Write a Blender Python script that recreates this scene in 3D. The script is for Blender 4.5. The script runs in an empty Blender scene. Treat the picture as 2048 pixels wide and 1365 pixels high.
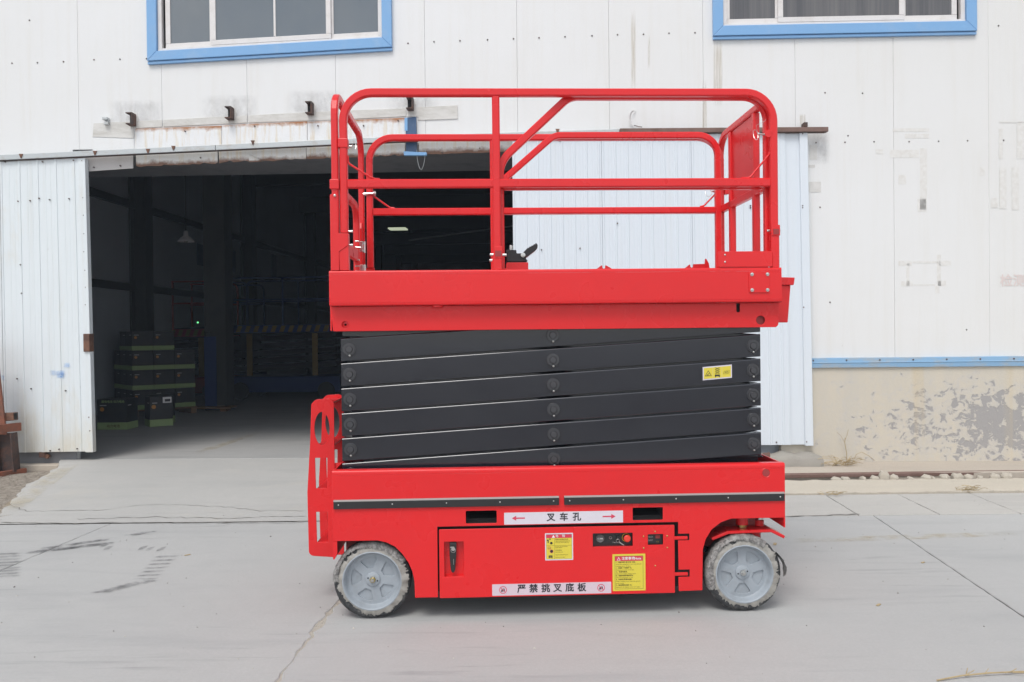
import bpy, bmesh, math, random
from mathutils import Vector, Matrix

random.seed(7)
scene = bpy.context.scene
R = math.radians
GLARE_HAZE = 0.0024

# ---------------------------------------------------------------- camera, sky, sun, exposure
FOC, CXP, CYP, EYE = 1650.0, 1024.0, 682.5, 1.5          # focal length in pixels of the 2048 px photograph
PITCH, ROLL = -0.00932, -0.0107
FWD = Vector((0, math.cos(PITCH), math.sin(PITCH)))
UP0 = Vector((0, -math.sin(PITCH), math.cos(PITCH)))
RT0 = Vector((1, 0, 0))
RT = RT0 * math.cos(ROLL) + UP0 * math.sin(ROLL)
UP = UP0 * math.cos(ROLL) - RT0 * math.sin(ROLL)
cam_data = bpy.data.cameras.new('camera')
cam = bpy.data.objects.new('camera', cam_data)
scene.collection.objects.link(cam)
cam.matrix_world = Matrix(((RT.x, UP.x, -FWD.x, 0), (RT.y, UP.y, -FWD.y, 0), (RT.z, UP.z, -FWD.z, EYE), (0, 0, 0, 1)))
cam_data.sensor_fit = 'HORIZONTAL'
cam_data.sensor_width = 36.0
cam_data.lens = FOC / 2048.0 * 36.0
cam_data.clip_end = 1000.0
cam_data.clip_start = 0.05
scene.camera = cam

SUN_EL, SUN_AZ = 58.0, 200.0        # azimuth clockwise from +Y: behind the camera, slightly to its left
world = bpy.data.worlds.new('World')
scene.world = world
world.use_nodes = True
wn = world.node_tree.nodes
wl = world.node_tree.links
bg = wn['Background']
sky = wn.new('ShaderNodeTexSky')
sky.sky_type = 'NISHITA'
sky.sun_disc = False
sky.sun_elevation = R(SUN_EL)
sky.sun_rotation = R(SUN_AZ)
sky.air_density = 1.0
sky.dust_density = 1.2
sky.ozone_density = 1.0
hsv = wn.new('ShaderNodeHueSaturation')
hsv.inputs['Saturation'].default_value = 0.22
wl.new(sky.outputs[0], hsv.inputs['Color'])
wl.new(hsv.outputs[0], bg.inputs[0])
bg.inputs[1].default_value = 0.15

sun_data = bpy.data.lights.new('sun', 'SUN')
sun_data.energy = 1.3
sun_data.angle = R(24)
sun_data.color = (1.0, 0.965, 0.92)
sun = bpy.data.objects.new('sun', sun_data)
scene.collection.objects.link(sun)
sd = Vector((math.sin(R(SUN_AZ)) * math.cos(R(SUN_EL)), math.cos(R(SUN_AZ)) * math.cos(R(SUN_EL)), math.sin(R(SUN_EL))))
sun.rotation_euler = (-sd).to_track_quat('-Z', 'Y').to_euler()
sun.location = sd * 30

scene.view_settings.view_transform = 'Standard'
scene.view_settings.look = 'None'
scene.view_settings.gamma = 1.0
scene.view_settings.use_curve_mapping = False
scene.view_settings.exposure = 0.45
scene.render.engine = 'CYCLES'
scene.cycles.use_denoising = True
scene.cycles.max_bounces = 8
scene.cycles.diffuse_bounces = 5
scene.cycles.sample_clamp_indirect = 6.0

# ---------------------------------------------------------------- measuring: photograph pixel -> metres on a named plane
def ray(px, py):
    return FWD + RT * ((px - CXP) / FOC) - UP * ((py - CYP) / FOC)

def on_plane(px, py, p0, n):
    d = ray(px, py)
    o = Vector((0, 0, EYE))
    return o + d * ((p0 - o).dot(n) / d.dot(n))

def ground_at(px, py, z=0.0):
    p = on_plane(px, py, Vector((0, 0, z)), Vector((0, 0, 1)))
    return p.x, p.y

WALL_Y, WALL_YAW = 9.2, R(-1.8)
WALL_E = Vector((math.cos(WALL_YAW), math.sin(WALL_YAW), 0))
WALL_N = Vector((-math.sin(WALL_YAW), math.cos(WALL_YAW), 0))

def wp(px, py, off=0.0):
    """point of the facade: (along the wall, height), on a plane off metres in front of it"""
    p0 = Vector((0, WALL_Y, 0))
    p = on_plane(px, py, p0 - WALL_N * off, WALL_N)
    return (p - p0).dot(WALL_E), p.z

LIFT_YAW = 0.03913
LIFT_O = Vector((math.cos(LIFT_YAW), math.sin(LIFT_YAW), 0)) * 0.42 + Vector((-math.sin(LIFT_YAW), math.cos(LIFT_YAW), 0)) * (4.332 * math.cos(LIFT_YAW))

# ---------------------------------------------------------------- mesh helpers
def fillet(pts, rad, closed=True, n=5):
    """round the corners of a 2D or 3D polyline"""
    pts = [Vector(p) for p in pts]
    m = len(pts)
    if not hasattr(rad, '__len__'):
        rad = [rad] * m
    out = []
    for i in range(m):
        p, r = pts[i], rad[i]
        if r <= 0 or (not closed and i in (0, m - 1)):
            out.append(p)
            continue
        a = pts[i - 1] - p
        b = pts[(i + 1) % m] - p
        la, lb = a.length, b.length
        a.normalize(); b.normalize()
        ang = a.angle(b)
        if abs(ang - math.pi) < 1e-3:
            out.append(p)
            continue
        t = min(r / math.tan(ang / 2), la * 0.49, lb * 0.49)
        r2 = t * math.tan(ang / 2)
        c = p + (a + b).normalized() * (r2 / math.sin(ang / 2))
        s, e = p + a * t - c, p + b * t - c
        sweep = math.pi - ang
        for k in range(n + 1):
            f = k / n
            v = (s * math.sin((1 - f) * sweep) + e * math.sin(f * sweep)) / math.sin(sweep)
            out.append(c + v)
    return out

class MB:
    """collects pieces of one mesh"""
    def __init__(self):
        self.v = []; self.f = []
    def add(self, vs, fs):
        o = len(self.v)
        self.v += [tuple(v) for v in vs]
        self.f += [tuple(i + o for i in f) for f in fs]
        return self
    def box(self, x0, x1, y0, y1, z0, z1):
        return self.add([(x0, y0, z0), (x1, y0, z0), (x1, y1, z0), (x0, y1, z0), (x0, y0, z1), (x1, y0, z1), (x1, y1, z1), (x0, y1, z1)],
                        [(0, 3, 2, 1), (4, 5, 6, 7), (0, 1, 5, 4), (1, 2, 6, 5), (2, 3, 7, 6), (3, 0, 4, 7)])
    def prism(self, poly, a, b, axis='y'):
        """polygon in the plane across axis, from a to b along it"""
        n = len(poly)
        def P(p, t):
            return (p[0], t, p[1]) if axis == 'y' else ((t, p[0], p[1]) if axis == 'x' else (p[0], p[1], t))
        vs = [P(p, a) for p in poly] + [P(p, b) for p in poly]
        fs = [tuple(range(n)), tuple(range(2 * n - 1, n - 1, -1))] + [(i, i + n, (i + 1) % n + n, (i + 1) % n) for i in range(n)]
        return self.add(vs, fs)
    def cyl(self, p0, p1, r, n=12, r1=None):
        p0, p1 = Vector(p0), Vector(p1)
        r1 = r if r1 is None else r1
        d = (p1 - p0).normalized()
        a = d.orthogonal().normalized(); b = d.cross(a)
        vs = [p0 + (a * math.cos(2 * math.pi * k / n) + b * math.sin(2 * math.pi * k / n)) * r for k in range(n)]
        vs += [p1 + (a * math.cos(2 * math.pi * k / n) + b * math.sin(2 * math.pi * k / n)) * r1 for k in range(n)]
        fs = [tuple(range(n - 1, -1, -1)), tuple(range(n, 2 * n))] + [(i, (i + 1) % n, (i + 1) % n + n, i + n) for i in range(n)]
        return self.add(vs, fs)
    def sweep(self, path, normal, a=0.04, b=0.04, ch=0.007):
        """rectangular tube of a (in plane) by b (along normal) along a planar path"""
        path = [Vector(p) for p in path]; N = Vector(normal).normalized()
        ha, hb = a / 2, b / 2
        sec = [(-ha, -hb + ch), (-ha + ch, -hb), (ha - ch, -hb), (ha, -hb + ch), (ha, hb - ch), (ha - ch, hb), (-ha + ch, hb), (-ha, hb - ch)]
        vs = []; m = len(path); k = len(sec)
        for i, p in enumerate(path):
            t0 = (p - path[i - 1]).normalized() if i else None
            t1 = (path[i + 1] - p).normalized() if i < m - 1 else None
            t = ((t0 or t1) + (t1 or t0)).normalized()
            mit = 1.0 / max(0.4, t.dot(t1 or t0))
            B = N.cross(t)
            vs += [p + B * (s[0] * mit) + N * s[1] for s in sec]
        fs = [tuple(range(k)), tuple(range(m * k - 1, (m - 1) * k - 1, -1))]
        for i in range(m - 1):
            for j in range(k):
                fs.append((i * k + j, (i + 1) * k + j, (i + 1) * k + (j + 1) % k, i * k + (j + 1) % k))
        return self.add(vs, fs)
    def wire(self, path, r, n=6):
        path = [Vector(p) for p in path]; m = len(path); vs = []
        ref = Vector((0.31, 0.52, 0.8))
        for i, p in enumerate(path):
            t = (path[min(i + 1, m - 1)] - path[max(i - 1, 0)]).normalized()
            a = t.cross(ref).normalized(); b = t.cross(a)
            vs += [p + (a * math.cos(2 * math.pi * k / n) + b * math.sin(2 * math.pi * k / n)) * r for k in range(n)]
        fs = [tuple(range(n)), tuple(range(m * n - 1, (m - 1) * n - 1, -1))]
        for i in range(m - 1):
            for j in range(n):
                fs.append((i * n + j, (i + 1) * n + j, (i + 1) * n + (j + 1) % n, i * n + (j + 1) % n))
        return self.add(vs, fs)
    def lathe(self, prof, c, n=48, axis='y', cap=True):
        """profile of (radius, along axis) pairs turned round an axis through c"""
        m = len(prof); vs = []
        for r, t in prof:
            for k in range(n):
                ca, sa = r * math.cos(2 * math.pi * k / n), r * math.sin(2 * math.pi * k / n)
                vs.append((c[0] + ca, c[1] + t, c[2] + sa) if axis == 'y' else (c[0] + ca, c[1] + sa, c[2] + t))
        fs = [(i * n + j, i * n + (j + 1) % n, (i + 1) * n + (j + 1) % n, (i + 1) * n + j) for i in range(m - 1) for j in range(n)]
        if cap and prof[0][0] > 1e-6 and prof[-1][0] > 1e-6:
            fs += [tuple(range(n)), tuple(range((m - 1) * n, m * n))]
        return self.add(vs, fs)
    def quad(self, a, b, c, d):
        return self.add([a, b, c, d], [(0, 1, 2, 3)])
    def mesh(self, name, bevel=0.0, smooth=None, seg=2):
        me = bpy.data.meshes.new(name)
        me.from_pydata(self.v, [], self.f)
        bm = bmesh.new(); bm.from_mesh(me)
        bmesh.ops.remove_doubles(bm, verts=bm.verts, dist=2e-6)
        bmesh.ops.recalc_face_normals(bm, faces=bm.faces)
        if bevel > 0:
            es = [e for e in bm.edges if len(e.link_faces) == 2 and e.calc_face_angle(0) > R(28)]
            bmesh.ops.bevel(bm, geom=es, offset=bevel, segments=seg, affect='EDGES', profile=0.5, clamp_overlap=True)
        if smooth is not None:
            for f in bm.faces: f.smooth = True
            for e in bm.edges:
                e.smooth = e.calc_face_angle(0) < R(smooth) if len(e.link_faces) == 2 else True
        bm.to_mesh(me); bm.free()
        return me
    def obj(self, name, mat, parent=None, bevel=0.0, smooth=None, seg=2):
        return link(name, self.mesh(name, bevel, smooth, seg), mat, parent)

def link(name, me, mat, parent=None):
    if mat is not None and not me.materials:
        me.materials.append(mat)
    o = bpy.data.objects.new(name, me)
    scene.collection.objects.link(o)
    if parent is not None: o.parent = parent
    return o

def empty(name, loc=(0, 0, 0), rz=0.0):
    o = bpy.data.objects.new(name, None)
    o.location = loc; o.rotation_euler = (0, 0, rz); o.empty_display_size = 0.1
    scene.collection.objects.link(o)
    return o

def tag(o, label=None, cat=None, group=None, kind=None):
    if label: o['label'] = label
    if cat: o['category'] = cat
    if group: o['group'] = group
    if kind: o['kind'] = kind
    return o

def copy_tree(o, parent=None):
    c = o.copy(); scene.collection.objects.link(c)
    if parent is not None: c.parent = parent
    for ch in list(o.children):
        copy_tree(ch, c)
    return c

def dup(o, parent, loc=None):
    c = o.copy(); scene.collection.objects.link(c); c.parent = parent
    if loc is not None: c.location = loc
    return c

def curve_mesh(name, loops, t, bev):
    cu = bpy.data.curves.new('tmp', 'CURVE')
    cu.dimensions = '2D'; cu.fill_mode = 'BOTH'
    cu.extrude = max(t / 2 - bev, 0.0); cu.bevel_depth = bev; cu.bevel_resolution = 1
    if bev: cu.offset = -bev
    for lp in loops:
        sp = cu.splines.new('POLY')
        sp.points.add(len(lp) - 1)
        for q, p in zip(sp.points, lp): q.co = (p[0], p[1], 0, 1)
        sp.use_cyclic_u = True
    ob = bpy.data.objects.new('tmp', cu)
    me = bpy.data.meshes.new_from_object(ob)
    me.name = name
    bpy.data.objects.remove(ob); bpy.data.curves.remove(cu)
    return me

def plate(name, outline, holes, y, t, mat, parent, bev=0.0015, axis='y'):
    """sheet with holes lying across axis, its front face at y, t thick behind it"""
    me = curve_mesh(name, [outline] + list(holes), t, bev)
    for v in me.vertices:
        a, b, c = v.co
        v.co = (a, y + t / 2 - c, b) if axis == 'y' else (y + t / 2 - c, a, b)
    if axis == 'y':
        pass
    me.update()
    bm = bmesh.new(); bm.from_mesh(me)
    bmesh.ops.remove_doubles(bm, verts=bm.verts, dist=1e-5)
    bmesh.ops.recalc_face_normals(bm, faces=bm.faces)
    bm.to_mesh(me); bm.free()
    me.materials.clear()
    return link(name, me, mat, parent)

def rect(x0, x1, z0, z1, r=0.0, n=4):
    p = [(x0, z0), (x1, z0), (x1, z1), (x0, z1)]
    return fillet(p, r, True, n) if r else [Vector(q) for q in p]

def circ(x, z, r, n=20, sx=1.0):
    return [Vector((x + sx * r * math.cos(2 * math.pi * k / n), z + r * math.sin(2 * math.pi * k / n))) for k in range(n)]

def text(name, body, x, z, h, y, mat, parent, bold=0.0, align='CENTER', width=None, sx=1.0, rot=0.0):
    """flat lettering facing the yard, h tall, its middle at x, z"""
    cu = bpy.data.curves.new('tmp', 'FONT')
    cu.body = body; cu.size = h; cu.align_x = align; cu.align_y = 'CENTER'; cu.resolution_u = 3
    ob = bpy.data.objects.new('tmp', cu)
    me = bpy.data.meshes.new_from_object(ob)
    bpy.data.objects.remove(ob); bpy.data.curves.remove(cu)
    me.name = name
    xs = [v.co.x for v in me.vertices] or [0]
    s = sx if width is None else width / max(1e-6, max(xs) - min(xs))
    for v in me.vertices:
        a, b = v.co.x * s, v.co.y
        a, b = a * math.cos(rot) - b * math.sin(rot), a * math.sin(rot) + b * math.cos(rot)
        v.co = (x + a, y, z + b)
    me.materials.clear()
    if bold > 0:                                     # heavier strokes: the same outline laid down again, shifted by a hair
        base = [tuple(v.co) for v in me.vertices]; fcs = [tuple(p.vertices) for p in me.polygons]
        mb = MB()
        for i, (dx, dz) in enumerate(((0, 0), (1, 0), (-1, 0), (0, 1), (0, -1), (.7, .7), (-.7, -.7), (.7, -.7), (-.7, .7))):
            mb.add([(p[0] + dx * bold, p[1] - i * 3e-5, p[2] + dz * bold) for p in base], fcs)
        bpy.data.meshes.remove(me)
        me = bpy.data.meshes.new(name); me.from_pydata(mb.v, [], mb.f)
    me.update()
    return link(name, me, mat, parent)

# ---------------------------------------------------------------- materials
def new_mat(name, base, rough=0.5, metal=0.0, spec=0.5, coat=0.0):
    m = bpy.data.materials.new(name); m.use_nodes = True
    b = m.node_tree.nodes['Principled BSDF']
    b.inputs['Base Color'].default_value = (*base, 1)
    b.inputs['Roughness'].default_value = rough
    b.inputs['Metallic'].default_value = metal
    b.inputs['Specular IOR Level'].default_value = spec
    b.inputs['Coat Weight'].default_value = coat
    b.inputs['Coat Roughness'].default_value = 0.08
    return m

class NT:
    def __init__(self, m):
        self.m = m; self.n = m.node_tree.nodes; self.l = m.node_tree.links; self.b = self.n['Principled BSDF']
        self.tc = self.n.new('ShaderNodeTexCoord')
    def coords(self, scale=(1, 1, 1), out='Object', loc=(0, 0, 0), rot=(0, 0, 0)):
        mp = self.n.new('ShaderNodeMapping')
        mp.inputs['Scale'].default_value = scale; mp.inputs['Location'].default_value = loc; mp.inputs['Rotation'].default_value = rot
        self.l.new(self.tc.outputs[out], mp.inputs[0])
        return mp.outputs[0]
    def noise(self, co, scale, detail=4, rough=0.6, dist=0.0):
        t = self.n.new('ShaderNodeTexNoise')
        t.inputs['Scale'].default_value = scale; t.inputs['Detail'].default_value = detail
        t.inputs['Roughness'].default_value = rough; t.inputs['Distortion'].default_value = dist
        self.l.new(co, t.inputs['Vector'])
        return t.outputs['Fac']
    def ramp(self, fac, p0, p1, c0=(0, 0, 0), c1=(1, 1, 1)):
        r = self.n.new('ShaderNodeValToRGB')
        r.color_ramp.elements[0].position = p0; r.color_ramp.elements[1].position = p1
        r.color_ramp.elements[0].color = (*c0, 1); r.color_ramp.elements[1].color = (*c1, 1)
        self.l.new(fac, r.inputs[0])
        return r.outputs[0]
    def mix(self, fac, a, b, mode='MIX'):
        x = self.n.new('ShaderNodeMix'); x.data_type = 'RGBA'; x.blend_type = mode
        for s, v in ((0, fac), (6, a), (7, b)):
            if hasattr(v, 'is_output'): self.l.new(v, x.inputs[s])
            elif s == 0: x.inputs[0].default_value = v
            else: x.inputs[s].default_value = (*v, 1)
        return x.outputs[2]
    def math(self, op, a, b):
        x = self.n.new('ShaderNodeMath'); x.operation = op
        for i, v in enumerate((a, b)):
            if hasattr(v, 'is_output'): self.l.new(v, x.inputs[i])
            else: x.inputs[i].default_value = v
        return x.outputs[0]
    def sep(self, co):
        s = self.n.new('ShaderNodeSeparateXYZ'); self.l.new(co, s.inputs[0]); return s.outputs
    def color(self, c): self.l.new(c, self.b.inputs['Base Color'])
    def rough(self, c): self.l.new(c, self.b.inputs['Roughness'])
    def bump(self, h, strength=0.3, dist=0.01):
        x = self.n.new('ShaderNodeBump'); x.inputs['Strength'].default_value = strength; x.inputs['Distance'].default_value = dist
        self.l.new(h, x.inputs['Height']); self.l.new(x.outputs[0], self.b.inputs['Normal'])

def grimy(name, base, dirt, rough=0.5, amount=(0.5, 0.75), scale=3.0, stretch=(1, 1, 1), bump=0.0, bscale=60, metal=0.0, spec=0.5, bdist=0.004, out='Object'):
    m = new_mat(name, base, rough, metal, spec); t = NT(m)
    co = t.coords(stretch, out)
    f = t.ramp(t.noise(co, scale, 6, 0.65), amount[0], amount[1])
    t.color(t.mix(f, base, dirt))
    if bump: t.bump(t.noise(t.coords(out=out), bscale, 4), bump, bdist)
    return m

MAT = {}
def mats():
    # red machine paint: faint orange peel and a slight film of dust
    m = new_mat('red_paint', (0.72, 0.018, 0.024), 0.34, 0, 0.42); t = NT(m)
    f = t.ramp(t.noise(t.coords(), 1.6, 5), 0.35, 0.75)
    c = t.mix(f, (0.725, 0.016, 0.019), (0.66, 0.017, 0.020))
    du = t.ramp(t.noise(t.coords((1, 1, 1.6), loc=(4, 0, 2)), 7, 6, 0.7), 0.60, 0.80)
    c = t.mix(t.math('MULTIPLY', du, 0.025), c, (0.50, 0.30, 0.27))
    t.color(c)
    t.rough(t.math('ADD', t.math('MULTIPLY', t.noise(t.coords(), 3, 3), 0.22), 0.18))
    t.bump(t.noise(t.coords(), 140, 2), 0.05, 0.001); MAT['red'] = m
    m = new_mat('black_arm_paint', (0.0115, 0.0135, 0.021), 0.22, 0, 0.6, 0.6); t = NT(m)
    f = t.noise(t.coords((1.5, 1, 3)), 3, 4)
    t.rough(t.math('ADD', t.math('MULTIPLY', f, 0.20), 0.10))
    t.bump(t.noise(t.coords((1, 1, 1)), 5, 2), 0.05, 0.002); MAT['arm'] = m
    MAT['pin'] = new_mat('black_pin_steel', (0.060, 0.061, 0.068), 0.22, 0.3, 0.8)
    m = new_mat('black_rubber', (0.022, 0.022, 0.023), 0.62, 0, 0.4); t = NT(m)
    t.bump(t.noise(t.coords(), 300, 3), 0.35, 0.001); MAT['rubber'] = m
    MAT['strip_lip'] = new_mat('grey_rubber_edge', (0.30, 0.29, 0.28), 0.45)
    MAT['black'] = new_mat('black_plastic', (0.018, 0.018, 0.019), 0.38)
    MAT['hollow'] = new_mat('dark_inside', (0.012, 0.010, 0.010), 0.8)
    MAT['zinc'] = grimy('zinc_steel', (0.62, 0.62, 0.60), (0.45, 0.44, 0.42), 0.28, metal=1.0, scale=40)
    MAT['brass'] = new_mat('brass_nut', (0.50, 0.38, 0.14), 0.35, 1.0)
    MAT['rim'] = grimy('grey_rim_paint', (0.325, 0.36, 0.395), (0.26, 0.28, 0.30), 0.42, (0.5, 0.8), 12, bump=0.06, bscale=90)
    m = new_mat('tyre_rubber', (0.03, 0.03, 0.032), 0.7); t = NT(m)
    f = t.ramp(t.noise(t.coords(), 22, 6, 0.7), 0.50, 0.72)
    t.color(t.mix(f, (0.036, 0.037, 0.040), (0.16, 0.157, 0.15)))
    t.bump(t.noise(t.coords(), 60, 5), 0.7, 0.006); MAT['tyre'] = m
    m = new_mat('torn_wrapping_film', (0.25, 0.24, 0.23), 0.38); t = NT(m)
    f = t.ramp(t.noise(t.coords(), 46, 6, 0.75, 1.0), 0.40, 0.60)
    t.color(t.mix(f, (0.12, 0.115, 0.112), (0.36, 0.345, 0.33)))
    t.bump(t.noise(t.coords(), 75, 5, 0.7, 1.2), 0.9, 0.006); MAT['film'] = m
    MAT['film_pale'] = grimy('pale_film', (0.34, 0.325, 0.295), (0.22, 0.205, 0.185), 0.5, (0.45, 0.7), 30, bump=0.4, bscale=70)
    MAT['yellow'] = new_mat('sticker_yellow', (0.68, 0.57, 0.055), 0.5)
    MAT['sticker_red'] = new_mat('sticker_red', (0.62, 0.035, 0.075), 0.5)
    MAT['sticker_white'] = grimy('sticker_white', (0.66, 0.62, 0.68), (0.60, 0.56, 0.61), 0.5, scale=6)
    MAT['sticker_pink'] = grimy('sticker_pale_pink', (0.64, 0.52, 0.58), (0.58, 0.48, 0.54), 0.5, scale=6)
    MAT['ink'] = new_mat('black_ink', (0.018, 0.017, 0.025), 0.5)
    MAT['ink_red'] = new_mat('red_ink', (0.62, 0.05, 0.10), 0.5)
    MAT['ink_white'] = new_mat('white_ink', (0.78, 0.78, 0.78), 0.5)
    MAT['ink_brown'] = new_mat('dark_olive_ink', (0.10, 0.085, 0.02), 0.5)
    MAT['button'] = new_mat('red_button', (0.75, 0.05, 0.03), 0.35)
    MAT['dial'] = new_mat('grey_dial', (0.10, 0.10, 0.10), 0.25)
    MAT['dial_light'] = new_mat('pale_dial_mark', (0.42, 0.42, 0.41), 0.4)
    # facade panels: white steel skin, thin vertical dirt runs
    m = new_mat('white_wall_panel', (0.8, 0.8, 0.8), 0.42, 0, 0.4); t = NT(m)
    z = t.sep(t.coords())
    a = t.ramp(t.noise(t.coords((5.0, 1, 0.22)), 2.6, 6, 0.65), 0.50, 0.78)
    b = t.ramp(t.noise(t.coords(), 0.55, 5), 0.40, 0.70)
    c = t.mix(b, (0.762, 0.770, 0.775), (0.738, 0.740, 0.732))
    c = t.mix(t.math('MULTIPLY', t.ramp(t.math('MULTIPLY', t.math('SUBTRACT', z[0], 2.5), 0.3), 0.0, 1.0), 0.6), c, (0.725, 0.715, 0.69))
    c = t.mix(t.math('MULTIPLY', a, 0.22), c, (0.62, 0.58, 0.50))
    sp = t.ramp(t.noise(t.coords(), 26, 2, 0.5), 0.765, 0.80)
    c = t.mix(t.math('MULTIPLY', sp, 0.5), c, (0.45, 0.42, 0.38))
    t.color(c)
    wv = t.n.new('ShaderNodeTexWave'); wv.wave_type = 'BANDS'; wv.bands_direction = 'X'; wv.inputs['Scale'].default_value = 3.3; wv.inputs['Distortion'].default_value = 0.15
    t.l.new(t.coords(), wv.inputs['Vector'])
    t.bump(t.math('ADD', t.noise(t.coords((1, 1, 0.3)), 1.3, 3), t.math('MULTIPLY', wv.outputs['Fac'], 0.05)), 0.12, 0.03); MAT['panel'] = m
    m = new_mat('pale_door_sheet', (0.72, 0.76, 0.78), 0.40, 0, 0.4); t = NT(m)
    a = t.ramp(t.noise(t.coords((7.0, 1, 0.2)), 2.4, 6, 0.65), 0.52, 0.80)
    zz = t.sep(t.coords())[2]
    low = t.ramp(zz, 0.0, 1.0)
    c = t.mix(t.math('MULTIPLY', a, 0.35), (0.715, 0.765, 0.79), (0.56, 0.555, 0.50))
    st = t.ramp(t.math('SUBTRACT', t.noise(t.coords((2.2, 1, 0.8)), 1.7, 5, 0.7), t.math('MULTIPLY', low, 0.42)), 0.16, 0.50)
    c = t.mix(t.math('MULTIPLY', st, 0.62), c, (0.62, 0.55, 0.41))
    sp = t.ramp(t.noise(t.coords((1, 1, 0.7)), 22, 3, 0.6), 0.72, 0.76)
    c = t.mix(t.math('MULTIPLY', sp, 0.7), c, (0.25, 0.17, 0.11))
    t.color(c)
    t.bump(t.noise(t.coords(), 3.0, 3), 0.25, 0.02); MAT['sheet'] = m
    m = new_mat('pale_door_sheet_clean', (0.72, 0.76, 0.80), 0.38, 0, 0.4); t = NT(m)
    a = t.ramp(t.noise(t.coords((7.0, 1, 0.2)), 2.4, 6, 0.65), 0.52, 0.85)
    t.color(t.mix(t.math('MULTIPLY', a, 0.3), (0.69, 0.745, 0.80), (0.62, 0.63, 0.61)))
    t.bump(t.noise(t.coords(), 2.0, 3), 0.15, 0.02); MAT['sheet2'] = m
    # flashing: white paint rusting from its edges
    def rusty_sheet(name, base, lo, hi):
        m = new_mat(name, base, 0.5); t = NT(m)
        g = t.coords(out='Generated')
        gz = t.sep(g)[2]
        n1 = t.noise(t.coords((9, 1, 0.7)), 2.2, 6, 0.7)
        n2 = t.noise(t.coords(), 9, 6, 0.7)
        run = t.ramp(n1, 0.50, 0.68)
        c = t.mix(t.math('MULTIPLY', run, 0.55), base, (0.60, 0.44, 0.20))
        e = t.math('ADD', gz, t.math('MULTIPLY', t.math('SUBTRACT', n2, 0.5), 0.55))
        if lo: c = t.mix(t.ramp(e, lo[0], lo[1], (1, 1, 1), (0, 0, 0)), c, (0.17, 0.085, 0.05))
        if hi: c = t.mix(t.ramp(e, hi[0], hi[1]), c, (0.36, 0.15, 0.055))
        t.color(c)
        t.bump(t.noise(t.coords(), 6, 4), 0.4, 0.02)
        return m
    MAT['flash_top'] = rusty_sheet('rust_topped_flashing', (0.76, 0.77, 0.78), None, (0.78, 0.97))
    MAT['flash_low'] = rusty_sheet('rust_bottomed_flashing', (0.70, 0.70, 0.68), (0.14, 0.36), None)
    MAT['flash_grey'] = grimy('grey_flashing', (0.52, 0.50, 0.49), (0.42, 0.40, 0.38), 0.5, scale=2)
    m = new_mat('smeared_putty', (0.62, 0.61, 0.58), 0.7); t = NT(m)
    f = t.ramp(t.noise(t.coords((0.5, 1, 2)), 7, 6, 0.7), 0.42, 0.66)
    t.color(t.mix(f, (0.66, 0.65, 0.625), (0.53, 0.515, 0.48)))
    t.bump(t.noise(t.coords(), 14, 5), 0.5, 0.01); MAT['putty'] = m
    MAT['galv'] = grimy('galvanised_track', (0.50, 0.53, 0.54), (0.40, 0.36, 0.31), 0.45, (0.50, 0.78), 3.5, (2, 1, 4), metal=0.25)
    MAT['rust'] = grimy('rusty_steel', (0.105, 0.052, 0.036), (0.21, 0.10, 0.058), 0.75, (0.4, 0.65), 9, bump=0.5, bscale=50)
    MAT['rust_orange'] = grimy('orange_primed_steel', (0.26, 0.085, 0.045), (0.16, 0.07, 0.045), 0.7, (0.42, 0.65), 7, bump=0.4, bscale=40)
    MAT['rust_dark'] = grimy('dark_rusty_steel', (0.06, 0.042, 0.038), (0.13, 0.06, 0.04), 0.75, (0.45, 0.65), 8, bump=0.5, bscale=40)
    MAT['rust_brown'] = grimy('brown_rail_steel', (0.19, 0.115, 0.095), (0.14, 0.08, 0.06), 0.6, (0.45, 0.65), 6)
    MAT['blue_frame'] = grimy('blue_frame_paint', (0.20, 0.40, 0.68), (0.26, 0.43, 0.66), 0.45, scale=4)
    MAT['blue_trim'] = grimy('blue_flashing', (0.22, 0.39, 0.58), (0.40, 0.37, 0.31), 0.5, (0.46, 0.74), 3.0, (1, 1, 3))
    MAT['blue_dark'] = grimy('faded_blue_steel', (0.05, 0.105, 0.21), (0.11, 0.15, 0.22), 0.5, scale=6)
    MAT['alu'] = grimy('white_window_aluminium', (0.72, 0.70, 0.69), (0.62, 0.59, 0.56), 0.4, scale=5)
    m = new_mat('reflection_glass_blue', (0.115, 0.14, 0.165), 0.06, 0, 0.6); t = NT(m)  # sky reflection put into the pane's base colour
    f = t.noise(t.coords((0.5, 1, 0.3)), 2.0, 4)
    t.color(t.mix(t.ramp(f, 0.3, 0.7), (0.115, 0.145, 0.175), (0.165, 0.185, 0.20))); MAT['glass_a'] = m
    m = new_mat('reflection_glass_grey', (0.10, 0.10, 0.11), 0.10, 0, 0.5); t = NT(m)  # reflected sky put into the base colour; the streaks are curtains
    f = t.noise(t.coords((6, 1, 0.15)), 2.0, 4)
    t.color(t.mix(t.ramp(f, 0.35, 0.7), (0.085, 0.085, 0.092), (0.16, 0.155, 0.155))); MAT['glass_b'] = m
    # plinth: yellowed plaster, paint peeled to grey in blotches
    m = new_mat('peeling_plaster', (0.5, 0.45, 0.37), 0.85, 0, 0.2); t = NT(m)
    x, y_, z = t.sep(t.coords())
    base = t.mix(t.ramp(t.noise(t.coords((2.5, 1, 0.35)), 2.0, 6, 0.6), 0.35, 0.7), (0.595, 0.545, 0.455), (0.55, 0.52, 0.46))
    n = t.math('ADD', t.math('MULTIPLY', t.noise(t.coords((1, 1, 1.15)), 10.0, 6, 0.62, 0.5), 0.78), t.math('MULTIPLY', t.noise(t.coords(loc=(1.3, 0, 0.4)), 2.2, 3, 0.5), 0.22))
    right = t.ramp(t.math('MULTIPLY', t.math('SUBTRACT', x, 3.3), 0.5), 0.0, 1.0)
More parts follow.
